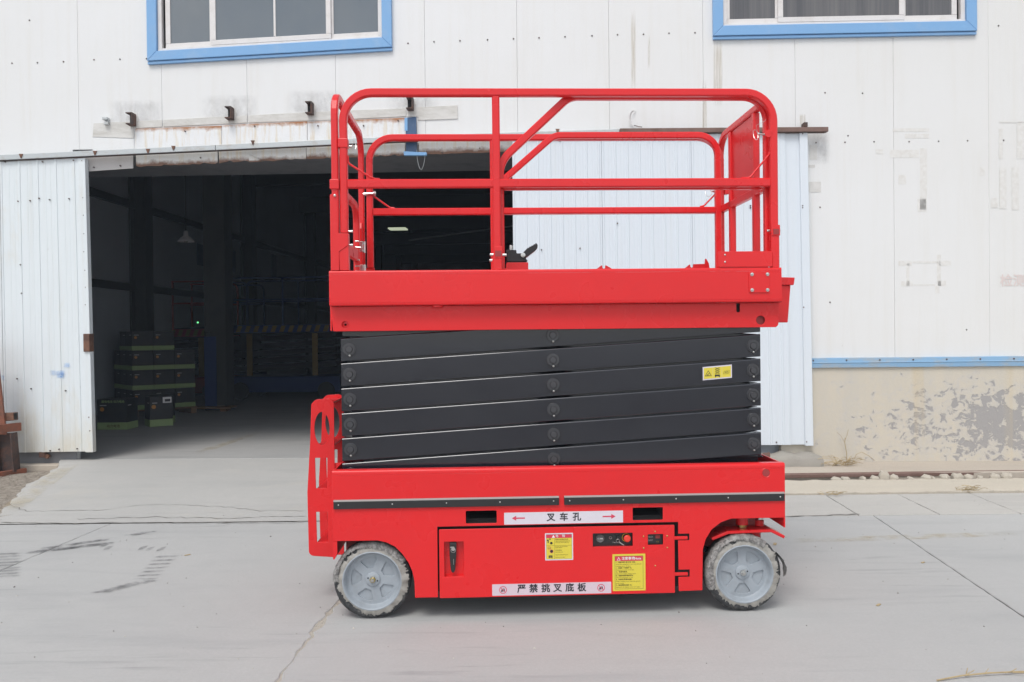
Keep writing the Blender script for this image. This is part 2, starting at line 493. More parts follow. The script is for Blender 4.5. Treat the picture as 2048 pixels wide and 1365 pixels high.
    hgt = t.ramp(t.math('ABSOLUTE', t.math('SUBTRACT', z, 0.42), 0.0), 0.10, 0.62, (1, 1, 1), (0, 0, 0))
    drv = t.math('ADD', n, t.math('MULTIPLY', t.math('MULTIPLY', right, hgt), 0.20))
    pal = t.ramp(drv, 0.53, 0.64)
    peel = t.ramp(t.math('ADD', drv, t.math('MULTIPLY', t.noise(t.coords(), 19, 5, 0.7), 0.12)), 0.685, 0.72)
    c = t.mix(t.math('MULTIPLY', pal, 0.55), base, (0.53, 0.515, 0.50))
    c = t.mix(t.math('MULTIPLY', peel, 0.85), c, (0.33, 0.32, 0.32))
    stn = t.ramp(t.noise(t.coords((3.2, 1, 0.12)), 1.3, 3, 0.5), 0.60, 0.72)
    c = t.mix(t.math('MULTIPLY', stn, 0.5), c, (0.58, 0.47, 0.29))
    t.color(c)
    t.bump(t.math('SUBTRACT', t.noise(t.coords(), 30, 5), peel), 0.5, 0.006); MAT['plaster'] = m
    MAT['tape'] = grimy('tape_residue', (0.675, 0.66, 0.63), (0.745, 0.74, 0.72), 0.7, (0.40, 0.62), 22)
    MAT['tape_dark'] = grimy('grey_tape_residue', (0.61, 0.60, 0.575), (0.68, 0.67, 0.65), 0.7, (0.40, 0.65), 18)
    MAT['faint_red'] = new_mat('faded_red_paint', (0.72, 0.625, 0.60), 0.7)
    # concrete
    def concrete(name, a, b, stain, sand=None, amount=1.0):
        m = new_mat(name, a, 0.82, 0, 0.25); t = NT(m)
        g = t.coords()
        n1 = t.ramp(t.noise(g, 0.55, 6, 0.6, 0.4), 0.35, 0.68)
        c = t.mix(n1, a, b)
        n2 = t.ramp(t.noise(t.coords((0.45, 2.2, 1), rot=(0, 0, R(8))), 1.3, 6, 0.62, 0.5), 0.52, 0.78)
        c = t.mix(t.math('MULTIPLY', n2, 0.7 * amount), c, stain)
        if sand:
            n3 = t.ramp(t.noise(g, 1.1, 6, 0.7, 0.8), 0.52, 0.74)
            c = t.mix(t.math('MULTIPLY', n3, 0.6), c, sand)
        sc = t.ramp(t.noise(t.coords((0.35, 5.0, 1), rot=(0, 0, R(-12))), 3.0, 5, 0.7, 0.3), 0.62, 0.74)
        c = t.mix(t.math('MULTIPLY', sc, 0.42 * amount), c, stain)
        drag = t.ramp(t.noise(t.coords((0.8, 7.0, 1), rot=(0, 0, R(-16)), loc=(3, 1, 0)), 1.6, 5, 0.65, 0.5), 0.57, 0.72)
        msk = t.ramp(t.noise(t.coords(loc=(7, 3, 0)), 0.8, 3, 0.5), 0.48, 0.62)
        c = t.mix(t.math('MULTIPLY', t.math('MULTIPLY', drag, msk), 0.8 * amount), c, tuple(v * 0.80 for v in stain))
        mid = t.ramp(t.noise(g, 9, 6, 0.75, 0.5), 0.34, 0.66)
        c = t.mix(t.math('MULTIPLY', mid, 0.20), c, tuple(v * 0.78 for v in a))
        fine = t.ramp(t.noise(g, 60, 4, 0.75), 0.36, 0.62)
        c = t.mix(t.math('MULTIPLY', fine, 0.30), c, tuple(v * 0.76 for v in a))
        pk = t.ramp(t.noise(g, 21, 3, 0.6), 0.735, 0.77)
        c = t.mix(t.math('MULTIPLY', pk, 0.55), c, tuple(v * 0.48 for v in a))
        wk = t.ramp(t.noise(t.coords(loc=(5, 2, 0)), 30, 3, 0.6), 0.755, 0.79)
        c = t.mix(t.math('MULTIPLY', wk, 0.5), c, tuple(min(0.7, v * 1.5) for v in a))
        t.color(c)
        t.bump(t.math('ADD', t.math('MULTIPLY', t.noise(g, 90, 4, 0.7), 0.6), t.noise(g, 4, 5)), 0.28, 0.006)
        return m
    MAT['slab'] = concrete('yard_concrete', (0.461, 0.461, 0.452), (0.417, 0.419, 0.414), (0.336, 0.338, 0.344))
    MAT['slab_b'] = concrete('yard_concrete_pale', (0.490, 0.475, 0.446), (0.446, 0.435, 0.413), (0.363, 0.354, 0.341))
    MAT['ramp'] = concrete('ramp_concrete', (0.476, 0.468, 0.448), (0.428, 0.426, 0.413), (0.347, 0.345, 0.340), (0.526, 0.498, 0.437), 0.8)
    MAT['band'] = concrete('sandy_concrete', (0.562, 0.510, 0.426), (0.510, 0.468, 0.395), (0.437, 0.400, 0.343), (0.582, 0.530, 0.437), 0.6)
    MAT['walk'] = concrete('walkway_concrete', (0.520, 0.458, 0.385), (0.478, 0.426, 0.364), (0.343, 0.302, 0.255), (0.478, 0.416, 0.322), 0.8)
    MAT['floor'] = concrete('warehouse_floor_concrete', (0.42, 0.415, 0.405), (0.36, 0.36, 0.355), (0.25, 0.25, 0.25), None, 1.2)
    MAT['kerb'] = concrete('rough_kerb_concrete', (0.36, 0.335, 0.295), (0.30, 0.285, 0.255), (0.22, 0.21, 0.19))
    m = new_mat('grit', (0.24, 0.215, 0.185), 0.95, 0, 0.1); t = NT(m)
    t.color(t.mix(t.ramp(t.noise(t.coords(), 55, 5, 0.75), 0.35, 0.65), (0.15, 0.135, 0.12), (0.38, 0.345, 0.30)))
    t.bump(t.noise(t.coords(), 70, 5, 0.75), 1.0, 0.01); MAT['grit'] = m
    MAT['grit_fill'] = grimy('joint_sand', (0.42, 0.39, 0.34), (0.30, 0.275, 0.24), 0.95, scale=60, bump=0.6, bscale=90)
    m = new_mat('dirt_and_gravel', (0.30, 0.26, 0.215), 0.95, 0, 0.1); t = NT(m)
    t.color(t.mix(t.ramp(t.noise(t.coords(), 26, 6, 0.75), 0.35, 0.65), (0.21, 0.18, 0.15), (0.42, 0.375, 0.32)))
    t.bump(t.noise(t.coords(), 30, 6, 0.75), 1.0, 0.02); MAT['dirt'] = m
    MAT['stone'] = grimy('pale_rubble', (0.46, 0.42, 0.355), (0.36, 0.325, 0.28), 0.9, scale=8, bump=0.6, bscale=40)
    MAT['crack'] = new_mat('crack_dirt', (0.185, 0.172, 0.155), 0.95)
    MAT['crumb'] = grimy('mixed_crumbs', (0.16, 0.145, 0.13), (0.55, 0.52, 0.47), 0.9, (0.48, 0.56), 8)
    MAT['straw'] = grimy('dry_straw', (0.42, 0.325, 0.185), (0.30, 0.22, 0.12), 0.8, scale=15)
    def smear(name, col, lo, hi, scale, stretch=(1, 1, 1), rot=0.0, alpha=0.6, round_=False, vert=False):
        m = new_mat(name, col, 0.85); t = NT(m)
        f = t.ramp(t.noise(t.coords(stretch, rot=(0, 0, rot)), scale, 6, 0.7), lo, hi)
        g = t.coords(out='Generated'); x, y, z = t.sep(g)
        def edge(v):
            return t.ramp(t.math('ABSOLUTE', t.math('SUBTRACT', v, 0.5), 0), 0.28, 0.5, (1, 1, 1), (0, 0, 0))
        e = t.math('MULTIPLY', edge(x), edge(z if vert else y))
        if round_:
            dx, dy = t.math('SUBTRACT', x, 0.5), t.math('SUBTRACT', y, 0.5)
            e = t.ramp(t.math('ADD', t.math('MULTIPLY', dx, dx), t.math('MULTIPLY', dy, dy)), 0.02, 0.24, (1, 1, 1), (0, 0, 0))
        t.l.new(t.math('MULTIPLY', t.math('MULTIPLY', f, e), alpha), t.b.inputs['Alpha'])
        return m
    MAT['tyre_mark'] = smear('rubber_smear', (0.10, 0.10, 0.105), 0.36, 0.62, 9, (1, 1, 1), 0, 0.42)
    MAT['oil'] = smear('oil_smear', (0.14, 0.135, 0.135), 0.38, 0.70, 3.5, (1, 3, 1), 0.12, 0.42, True)
    MAT['line'] = smear('worn_yellow_paint', (0.52, 0.41, 0.20), 0.42, 0.72, 6, (1, 1, 1), 0, 0.42)
    MAT['rust_run'] = smear('rust_run', (0.50, 0.40, 0.24), 0.34, 0.70, 3, (22, 1, 0.6), 0, 0.22, False, True)
    MAT['dark_run'] = smear('dark_smear', (0.34, 0.33, 0.32), 0.30, 0.70, 5, (2.5, 1, 1.6), 0, 0.12, False, True)
    MAT['spray'] = smear('blue_spray_paint', (0.16, 0.38, 0.76), 0.30, 0.75, 9, (1, 1, 1), 0, 0.6, False, True)
    MAT['inner_wall'] = grimy('inner_wall_sheet', (0.50, 0.55, 0.60), (0.42, 0.46, 0.50), 0.7, scale=0.7)
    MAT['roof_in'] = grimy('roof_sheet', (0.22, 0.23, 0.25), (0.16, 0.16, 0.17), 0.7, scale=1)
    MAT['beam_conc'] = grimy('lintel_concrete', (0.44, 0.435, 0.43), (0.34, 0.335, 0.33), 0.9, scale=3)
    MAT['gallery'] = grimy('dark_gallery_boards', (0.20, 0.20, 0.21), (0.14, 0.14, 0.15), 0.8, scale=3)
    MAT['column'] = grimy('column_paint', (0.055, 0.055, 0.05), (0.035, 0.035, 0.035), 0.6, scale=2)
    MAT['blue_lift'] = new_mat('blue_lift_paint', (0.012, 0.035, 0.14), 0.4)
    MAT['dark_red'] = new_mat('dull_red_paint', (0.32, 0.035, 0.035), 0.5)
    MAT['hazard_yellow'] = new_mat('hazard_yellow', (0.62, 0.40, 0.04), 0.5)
    MAT['dim_yellow'] = new_mat('dimmed_yellow', (0.22, 0.14, 0.02), 0.6)  # hazard yellow darkened in its colour to suit the dim hall
    MAT['carton_black'] = grimy('black_carton', (0.022, 0.024, 0.028), (0.04, 0.035, 0.032), 0.5, scale=7)
    MAT['carton_green'] = new_mat('green_carton_band', (0.32, 0.44, 0.19), 0.6)
    MAT['carton_orange'] = new_mat('orange_print', (0.55, 0.25, 0.05), 0.6)
    MAT['carton_grey'] = new_mat('grey_print', (0.5, 0.5, 0.5), 0.6)
    MAT['wood'] = grimy('pallet_wood', (0.25, 0.15, 0.08), (0.18, 0.10, 0.05), 0.8, scale=6)
    MAT['lamp_metal'] = new_mat('lamp_aluminium', (0.85, 0.85, 0.86), 0.3, 0.0)
    m = new_mat('skylight_sheet', (0.8, 0.85, 0.7), 0.5); b = m.node_tree.nodes['Principled BSDF']
    b.inputs['Emission Color'].default_value = (0.9, 1.0, 0.72, 1); b.inputs['Emission Strength'].default_value = 0.38; MAT['skylight'] = m
    m = new_mat('green_indicator', (0.1, 0.8, 0.3), 0.4); b = m.node_tree.nodes['Principled BSDF']
    b.inputs['Emission Color'].default_value = (0.2, 1.0, 0.35, 1); b.inputs['Emission Strength'].default_value = 1.2; MAT['led'] = m
mats()

# ================================================================ LARGE STRUCTURE: ground
ground = MB().quad((-120, -120, -0.016), (120, -120, -0.016), (120, 120, -0.016), (-120, 120, -0.016)).obj('ground', MAT['grit'])
tag(ground, 'grey concrete yard in front of the warehouse', None, None, 'structure')

def jag_loop(corners, step=0.07, amp=None, rnd=None):
    """closed outline with small irregularities along its edges"""
    out = []; m = len(corners)
    for i in range(m):
        a = Vector(corners[i]); b = Vector(corners[(i + 1) % m])
        am = amp[i] if hasattr(amp, '__len__') else amp
        n = max(1, int((b - a).length / step)) if am > 0 else 1
        nrm = Vector((-(b - a).y, (b - a).x)).normalized()
        for k in range(n):
            p = a + (b - a) * (k / n)
            if k: p = p + nrm * rnd.uniform(-am, am) + (b - a).normalized() * rnd.uniform(-step * .2, step * .2)
            out.append(p)
    return out

def slab(corners, amp, mat, z=0.0, t=0.028, seed=1, parent=ground, name='slab'):
    rnd = random.Random(seed)
    lp = jag_loop(corners, 0.06, amp, rnd)
    n = len(lp); b = 0.004
    c = Vector((sum(p.x for p in lp) / n, sum(p.y for p in lp) / n))
    vs = [(p.x, p.y, z - t) for p in lp] + [(p.x, p.y, z - b) for p in lp]
    for p in lp:
        q = p + (c - p).normalized() * b * 1.3
        vs.append((q.x, q.y, z))
    fs = [tuple(range(2 * n, 3 * n))]
    for i in range(n):
        j = (i + 1) % n
        fs += [(i, j, n + j, n + i), (n + i, n + j, 2 * n + j, 2 * n + i)]
    return MB().add(vs, fs).obj(name, mat, parent)

G = 0.0042   # half joint
def jx(i, y):          # slanting joints of the big slabs
    base = {-3: -9.2, -2: -6.0, -1: -3.25, 0: -0.93, 1: 2.90, 2: 6.6, 3: 10.3}[i]
    lean = {0: 0.035, 1: 0.107}.get(i, 0.06)
    return base + (y - 6.65) * lean
for i in range(-3, 3):
    for j, (y0, y1) in enumerate(((-1.4, 2.45), (2.45, 6.645))):
        amp = [0.001, 0.003, 0.003, 0.003]
        g0 = g1 = G
        if i == 0: amp[3], g0 = 0.016, 0.010
        if i == -1: amp[1], g1 = 0.016, 0.010
        if i in (-2, -1): 
            if j: g0 = g0 if i == 0 else 0.003
        slab([(jx(i, y0) + g0, y0 + G), (jx(i + 1, y0) - g1, y0 + G), (jx(i + 1, y1) - g1, y1 - G), (jx(i, y1) + g0, y1 - G)],
             amp, MAT['slab'], seed=i * 7 + j + 50)
for k in range(8):                      # narrow row of slabs at the right, in front of the sandy band
    x0, x1 = 2.165 + 0.655 * k, 2.165 + 0.655 * (k + 1)
    slab([(x0 - 0.03 + G, 6.66 + G), (x1 - 0.03 - G, 6.66 + G), (x1 + 0.02 - G, 7.50 - G), (x0 + 0.02 + G, 7.50 - G)], 0.004, MAT['slab_b'], seed=k + 90)

# sandy concrete band, walkway along the facade
band = slab([(2.17, 7.51), (8.6, 7.60), (8.6, 8.20), (2.17, 8.16)], [0.012, 0.0, 0.03, 0.01], MAT['band'], 0.012, 0.04, 5, None, 'concrete_band')
tag(band, 'pale sandy concrete band along the yard edge', None, None, 'structure')
walk = MB().box(2.17, 9.0, 8.33, 9.75, -0.03, 0.05).obj('walkway', MAT['walk'], None, 0.012)
tag(walk, 'brownish concrete walkway at the foot of the wall', None, None, 'structure')

# ramp to the doorway: low front edge in the yard, left side slanting back to the threshold
RZ = 0.12
thr_y = 9.34
ramp_pts = [(-4.75, 6.646, 0.004), (2.15, 6.646, 0.004), (2.15, 9.22, RZ), (-5.12, 9.38, RZ), (-5.12, 9.30, RZ - 0.005)]
rm = MB()
NX, NY = 70, 26
grid = []
rnd = random.Random(3)
for j in range(NY + 1):
    f = j / NY
    y = 6.646 + (thr_y - 6.646) * f
    xl = -4.32 + (-5.13 + 4.32) * f + (0.05 * math.sin(9 * f) + rnd.uniform(-0.03, 0.03)) * (1 if 0 < j < NY else 0)
    for i in range(NX + 1):
        x = xl + (2.15 - xl) * i / NX
        z = RZ * f ** 1.1 * (1 - 0.75 * max(0, 1 - i / 3.0) * (1 - f)) + 0.004
        grid.append((x, y, z))
fs = [(j * (NX + 1) + i, j * (NX + 1) + i + 1, (j + 1) * (NX + 1) + i + 1, (j + 1) * (NX + 1) + i) for j in range(NY) for i in range(NX)]
nb = len(grid)
skirt = [(grid[j * (NX + 1)][0] - 0.02, grid[j * (NX + 1)][1], -0.03) for j in range(NY + 1)]
fs += [(nb + j, j * (NX + 1), (j + 1) * (NX + 1), nb + j + 1) for j in range(NY)]
skr = [(grid[j * (NX + 1) + NX][0], grid[j * (NX + 1)][1], -0.03) for j in range(NY + 1)]
nb2 = nb + NY + 1
fs += [(nb2 + j, j * (NX + 1) + NX, (j + 1) * (NX + 1) + NX, nb2 + j + 1) for j in range(NY)]
rm.add(grid + skirt + skr, fs)
ramp = rm.obj('ramp', MAT['ramp'], None, 0, 40)
tag(ramp, 'worn concrete ramp rising to the open doorway', None, None, 'structure')

# ground pieces: dirt patch at the left, its low concrete kerb
dm = MB(); pts = []
NX2, NY2 = 40, 26
rnd = random.Random(11)
for j in range(NY2 + 1):
    for i in range(NX2 + 1):
        x = -9.5 + (5.3) * i / NX2; y = 6.7 + 2.65 * j / NY2
        pts.append((x, y, -0.012 + rnd.uniform(0, 0.022) + 0.02 * (y - 6.7) / 2.6))
dm.add(pts, [(j * (NX2 + 1) + i, j * (NX2 + 1) + i + 1, (j + 1) * (NX2 + 1) + i + 1, (j + 1) * (NX2 + 1) + i) for j in range(NY2) for i in range(NX2)])
dirt = dm.obj('dirt', MAT['dirt'], None, 0, 60)
tag(dirt, 'bare dirt and gravel beside the ramp', None, None, 'structure')
gm = MB(); rnd = random.Random(21)
for k in range(420):
    x = rnd.uniform(-6.6, -4.3); y = rnd.uniform(6.9, 9.0)
    xe = -4.32 - 0.81 * (y - 6.646) / 2.7
    if x > xe - 0.02: continue
    s = rnd.uniform(0.004, 0.013); z = 0.010 + 0.02 * (y - 6.7) / 2.6
    gm.add([(x - s, y - s * .7, z - s * .4), (x + s, y - s * .5, z - s * .4), (x + s * .6, y + s, z - s * .4), (x - s * .7, y + s * .8, z - s * .4), (x + rnd.uniform(-s, s) * .4, y, z + s * .7)],
           [(0, 1, 4), (1, 2, 4), (2, 3, 4), (3, 0, 4)])
gr = gm.obj('gravel', MAT['dirt'])
tag(gr, 'loose gravel scattered on the dirt beside the ramp', None, None, 'stuff')

# grit in the broken joint in front of the left wheel
gm = MB(); rnd = random.Random(5)
for k in range(520):
    y = rnd.uniform(2.6, 4.62); x = jx(0, y) + rnd.gauss(0, 0.017)
    s = rnd.uniform(0.002, 0.007); z = -0.003
    gm.add([(x - s, y - s * .7, z - s), (x + s, y - s * .5, z - s), (x + s * .6, y + s, z - s), (x - s * .7, y + s * .8, z - s), (x, y, z + s)], [(0, 1, 4), (1, 2, 4), (2, 3, 4), (3, 0, 4)])
gm.add([(jx(0, 2.5) - .04, 2.5, -0.005), (jx(0, 2.5) + .04, 2.5, -0.005), (jx(0, 6.6) + .04, 6.6, -0.005), (jx(0, 6.6) - .04, 6.6, -0.005)], [(0, 1, 2, 3)])
o = gm.obj('joint_grit', MAT['grit_fill'])
tag(o, 'sandy grit filling the broken slab joint by the wheel', None, None, 'stuff')

def ribbon(pts, wid, z, rnd, closed_taper=True):
    m = MB(); vs = []; n = len(pts)
    for i, p in enumerate(pts):
        a = Vector(pts[max(0, i - 1)]); b = Vector(pts[min(n - 1, i + 1)])
        d = (b - a).normalized(); nn = Vector((-d.y, d.x))
        w = wid * rnd.uniform(0.3, 1.2) * (0.25 if i in (0, n - 1) else 1)
        zz = z(p) if callable(z) else z
        vs += [(p[0] + nn.x * w, p[1] + nn.y * w, zz), (p[0] - nn.x * w, p[1] - nn.y * w, zz)]
    return m.add(vs, [(2 * i, 2 * i + 1, 2 * i + 3, 2 * i + 2) for i in range(n - 1)])

def ramp_z(p):
    f = max(0.0, (p[1] - 6.646) / (thr_y - 6.646))
    return RZ * f ** 1.1 + 0.0065
def crack(pxs, wid, parent, zf, seed, amp=0.02):
    rnd = random.Random(seed); pts = []
    gp = [Vector(ground_at(*p)) for p in pxs]
    for a, b in zip(gp, gp[1:]):
        n = max(2, int((b - a).length / 0.05))
        for k in range(n):
            p = a + (b - a) * k / n
            pts.append(p + Vector((rnd.uniform(-amp, amp) * .5, rnd.uniform(-amp, amp))))
    pts.append(gp[-1])
    return ribbon(pts, wid, zf, rnd).obj('crack', MAT['crack'], parent)
crack([(20, 1017), (60, 1028), (130, 1026), (210, 1025), (280, 1017), (350, 1016), (440, 1019), (520, 1026), (612, 1026)], 0.0042, ramp, ramp_z, 1)
crack([(150, 1041), (240, 1039), (300, 1037), (360, 1038), (470, 1040), (560, 1035), (614, 1036)], 0.006, ramp, ramp_z, 2)
crack([(0, 1047), (60, 1048), (150, 1049), (250, 1047), (380, 1048), (470, 1048), (612, 1046)], 0.007, ramp, lambda p: 0.009, 3, 0.012)
crack([(1570, 1034), (1640, 1032), (1720, 1029)], 0.012, ground, 0.004, 4, 0.012)

def patch(name, pxs, mat, parent, z=0.004, zf=None):
    vs = []
    for p in pxs:
        g = ground_at(p[0], p[1], z)
        vs.append((g[0], g[1], zf((g[0], g[1])) if zf else z))
    return MB().add(vs, [tuple(range(len(vs)))]).obj(name, mat, parent)
# rubber marks of earlier tyres, left of the machine
rnd = random.Random(17)
tm = []
def lug(px, py, l, h, lean):
    return patch('tyre_mark', [(px - l / 2, py + h), (px + l / 2, py + h * .2), (px + l / 2 + lean, py - h), (px - l / 2 + lean, py - h * .2)], MAT['tyre_mark'], ground)
for k in range(10): lug(70 + k * 15, 1104 - k * 1.8, 42, 4.5, 4)
for k in range(8): lug(95 + k * 15, 1096 - k * 2.2, 34, 4, 4)
for k in range(9): lug(12, 1108 + k * 5.6, 56, 3.6, 8)
for k in range(6): lug(285 - k * 17, 1163 + k * 4.2 , 50, 3.6, 10)
for k in range(7): lug(330 - k * 7, 1113 + k * 7.5, 52, 3, 6)
for px, py in ((205, 1091), (214, 1096), (283, 1096), (297, 1098), (320, 1098)): lug(px, py, 17, 5.5, 5)
for k in range(4): lug(262 + k * 10, 1070 - k * 2, 36, 2.6, 8)
# worn yellow line on the yard and along the ramp's left edge
patch('worn_line', [(1570, 1078), (2048, 1062), (2048, 1071), (1570, 1088)], MAT['line'], ground, 0.004)
vs = []
for p in ((205, 922), (240, 922), (20, 1026), (-40, 1026)):
    g = ground_at(*p, 0.09 if p[1] < 950 else 0.0); vs.append((g[0], g[1], ramp_z(g) + 0.002))
MB().add([(-4.98, 9.1, ramp_z((0, 9.1)) + .002), (-4.78, 9.1, ramp_z((0, 9.1)) + .002), (-4.2, 6.9, ramp_z((0, 6.9)) + .002), (-4.4, 6.9, ramp_z((0, 6.9)) + .002)], [(0, 1, 2, 3)]).obj('worn_line', MAT['line'], ramp)

# specks of grit and litter lying about the yard
gm = MB(); rnd = random.Random(77)
for k in range(700):
    x = rnd.uniform(-6.5, 6.5); y = rnd.uniform(3.3, 8.0) if k % 3 else rnd.uniform(5.6, 7.6)
    s = rnd.uniform(.0015, .006) * (1.6 if rnd.random() < .08 else 1); z = .001 if y < 6.64 or x > 2.2 else ramp_z((x, y)) - .005
    if x < -4.2 and y > 6.6: continue
    a = rnd.uniform(0, 6.28); c_, s_ = math.cos(a) * s, math.sin(a) * s * .7
    gm.add([(x - c_, y - s_, z), (x + s_, y - c_, z), (x + c_, y + s_, z), (x - s_, y + c_, z), (x, y, z + s * .8)], [(0, 1, 4), (1, 2, 4), (2, 3, 4), (3, 0, 4)])
o = gm.obj('litter', MAT['crumb'])
tag(o, 'tiny crumbs of grit strewn over the yard concrete', None, None, 'stuff')

# ================================================================ warehouse building
bld = empty('warehouse_building', (0, WALL_Y, 0), WALL_YAW)
tag(bld, 'white steel clad warehouse with blue framed windows and a wide open doorway', 'warehouse')

seam_px = [(157, 200), (324, 220), (494, 180), (671, 150), (851, 230), (1035, 200), (1219, 220), (1407, 220), (1590, 120), (1788, 400), (1978, 400)]
seams = [wp(*p)[0] for p in seam_px]
while seams[0] > -13: seams.insert(0, seams[0] - 1.0)
while seams[-1] < 14: seams.append(seams[-1] + 1.01)
WTOP = 8.0
# openings of the facade: (s0, s1, z0, z1)
LW = [wp(298, 125), wp(785, 97)]; RW = [wp(1425, 75), wp(1950, 65)]
def win_hole(a, b):
    return (a[0] + 0.05, b[0] - 0.05, (a[1] + b[1]) / 2 + 0.05, (a[1] + b[1]) / 2 + 1.75)
H1, H2 = win_hole(*LW), win_hole(*RW)
OP_L, OP_R = wp(150, 600)[0], wp(1470, 600)[0]
OP_T = wp(600, 292)[1]
HD = (OP_L, OP_R, -1.0, OP_T)
PLZ = (wp(1640, 722)[1] + wp(2040, 715)[1]) / 2      # where the panels stop above the plinth
HP = (OP_R, 60, -1.0, PLZ)
holes_w = [H1, H2, HD, HP]
T = 0.06
def facade_piece(s0, s1, z0, z1):
    xs = sorted({s0, s1, *[h[i] for h in holes_w for i in (0, 1) if s0 < h[i] < s1]})
    zs = sorted({z0, z1, *[h[i] for h in holes_w for i in (2, 3) if z0 < h[i] < z1]})
    bm = bmesh.new(); vv = {}
    def V(x, z):
        if (x, z) not in vv: vv[(x, z)] = bm.verts.new((x, 0, z))
        return vv[(x, z)]
    for a, b in zip(xs, xs[1:]):
        for c, d in zip(zs, zs[1:]):
            mx, mz = (a + b) / 2, (c + d) / 2
            if any(h[0] < mx < h[1] and h[2] < mz < h[3] for h in holes_w): continue
            bm.faces.new((V(a, c), V(b, c), V(b, d), V(a, d)))
    if not bm.faces: bm.free(); return None
    fr = list(bm.faces)
    r = bmesh.ops.extrude_face_region(bm, geom=fr)
    bmesh.ops.translate(bm, verts=[e for e in r['geom'] if isinstance(e, bmesh.types.BMVert)], vec=(0, T, 0))
    bmesh.ops.recalc_face_normals(bm, faces=bm.faces)
    # small rolled edge at the seams
    es = [e for e in bm.edges if all(abs(v.co.y) < 1e-6 for v in e.verts) and len(e.link_faces) == 2 and e.calc_face_angle(0) > 1]
    bmesh.ops.bevel(bm, geom=es, offset=0.003, segments=2, affect='EDGES', profile=0.5)
    left = set(bm.verts); out = []
    while left:
        st = [left.pop()]; isl = set(st)
        while st:
            v = st.pop()
            for e in v.link_edges:
                w_ = e.other_vert(v)
                if w_ not in isl: isl.add(w_); st.append(w_); left.discard(w_)
        ix = {v: i for i, v in enumerate(isl)}
        me = bpy.data.meshes.new('wall_panel')
        me.from_pydata([tuple(v.co) for v in ix], [], [tuple(ix[v] for v in f.verts) for f in bm.faces if f.verts[0] in isl])
        out.append(link('wall_panel', me, MAT['panel'], bld))
    bm.free()
    return out
rnd = random.Random(2)
for a, b in zip(seams, seams[1:]):
    for o in facade_piece(a + 0.0008, b - 0.0008, -0.1, WTOP) or ():
        o.location = (0, rnd.uniform(-0.002, 0.002), 0)
# inner lining of the facade (behind the panels), with the same openings
xs = sorted({-13, 14.5, H1[0], H1[1], H2[0], H2[1], OP_L, OP_R}); zs = sorted({-0.1, WTOP, OP_T, H1[2], H1[3], H2[2], H2[3]})
lm = MB()
for a, b in zip(xs, xs[1:]):
    for c, d in zip(zs, zs[1:]):
        mx, mz = (a + b) / 2, (c + d) / 2
        if any(h[0] < mx < h[1] and h[2] < mz < h[3] for h in (H1, H2, HD)): continue
        lm.quad((a, T + 0.012, c), (b, T + 0.012, c), (b, T + 0.012, d), (a, T + 0.012, d))
o = lm.obj('inner_lining', MAT['inner_wall'], bld); o['kind'] = 'stuff'
# interior shell
IN_L, IN_R, IN_D = -7.6, 11.0, 44.0
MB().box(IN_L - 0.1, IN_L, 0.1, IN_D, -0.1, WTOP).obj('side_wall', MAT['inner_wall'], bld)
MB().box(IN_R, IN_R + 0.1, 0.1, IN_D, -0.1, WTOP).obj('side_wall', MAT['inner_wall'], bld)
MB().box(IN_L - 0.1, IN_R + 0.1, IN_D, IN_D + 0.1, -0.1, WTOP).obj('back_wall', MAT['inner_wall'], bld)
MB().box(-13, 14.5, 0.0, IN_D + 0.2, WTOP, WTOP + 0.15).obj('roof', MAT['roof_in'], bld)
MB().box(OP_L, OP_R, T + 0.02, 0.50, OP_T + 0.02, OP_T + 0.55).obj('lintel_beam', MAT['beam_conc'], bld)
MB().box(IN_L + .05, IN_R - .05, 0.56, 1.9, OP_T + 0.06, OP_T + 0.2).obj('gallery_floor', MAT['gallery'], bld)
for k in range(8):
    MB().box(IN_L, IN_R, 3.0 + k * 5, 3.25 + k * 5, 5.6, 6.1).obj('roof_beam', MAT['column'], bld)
for k in range(7):
    m = MB(); y = 6.5 + k * 6.0
    m.box(IN_L + 0.02, IN_L + 0.06, y, y + 0.32, 0.1, 6.0).box(IN_L + 0.06, IN_L + 0.30, y + .14, y + .18, 0.1, 6.0).box(IN_L + 0.30, IN_L + 0.34, y, y + 0.32, 0.1, 6.0)
    m.obj('column', MAT['column'], bld)
for z in (2.4, 4.0):
    MB().box(IN_L + 0.005, IN_L + 0.09, 0.2, IN_D, z, z + 0.14).obj('girt', MAT['column'], bld)
# free-standing column in the middle of the hall, blue foot
px0, px1 = ground_at(411, 822, RZ), ground_at(463, 822, RZ)
cyl_ = (Vector((px0[0], px0[1], 0)) - Vector((0, WALL_Y, 0)))
cs, cy = cyl_.dot(WALL_E), cyl_.dot(WALL_N)
w = 0.40
m = MB().box(cs, cs + .03, cy, cy + w, RZ, 6).box(cs + .03, cs + w - .03, cy + .2, cy + .23, RZ, 6).box(cs + w - .03, cs + w, cy, cy + w, RZ, 6).box(cs + .03, cs + w - .03, cy, cy + .03, 1.6, 6)
m.obj('column', MAT['column'], bld)
o = MB().box(cs - .004, cs + w * .55, cy - .012, cy - .002, RZ + .02, 1.5).obj('column_cover', MAT['blue_lift'], bld)
# slim skylight strips in the roof, seen through the railing
a = Vector((790, 458)); 
def inside(px, py, Y):
    p = on_plane(px, py, Vector((0, WALL_Y, 0)) + WALL_N * Y, WALL_N) - Vector((0, WALL_Y, 0))
    return p.dot(WALL_E), Y, p.z
p0, p1 = inside(777, 458, 12), inside(812, 456, 12)
MB().box(p0[0], p1[0], 11.9, 12.3, p0[2] - .01, p0[2] + .02).obj('skylight', MAT['skylight'], bld)
p0, p1 = Vector(inside(818, 481, 10)), Vector(inside(1030, 452, 12))
MB().cyl(p0, p1, 0.018, 8).obj('roof_conduit', MAT['galv'], bld)

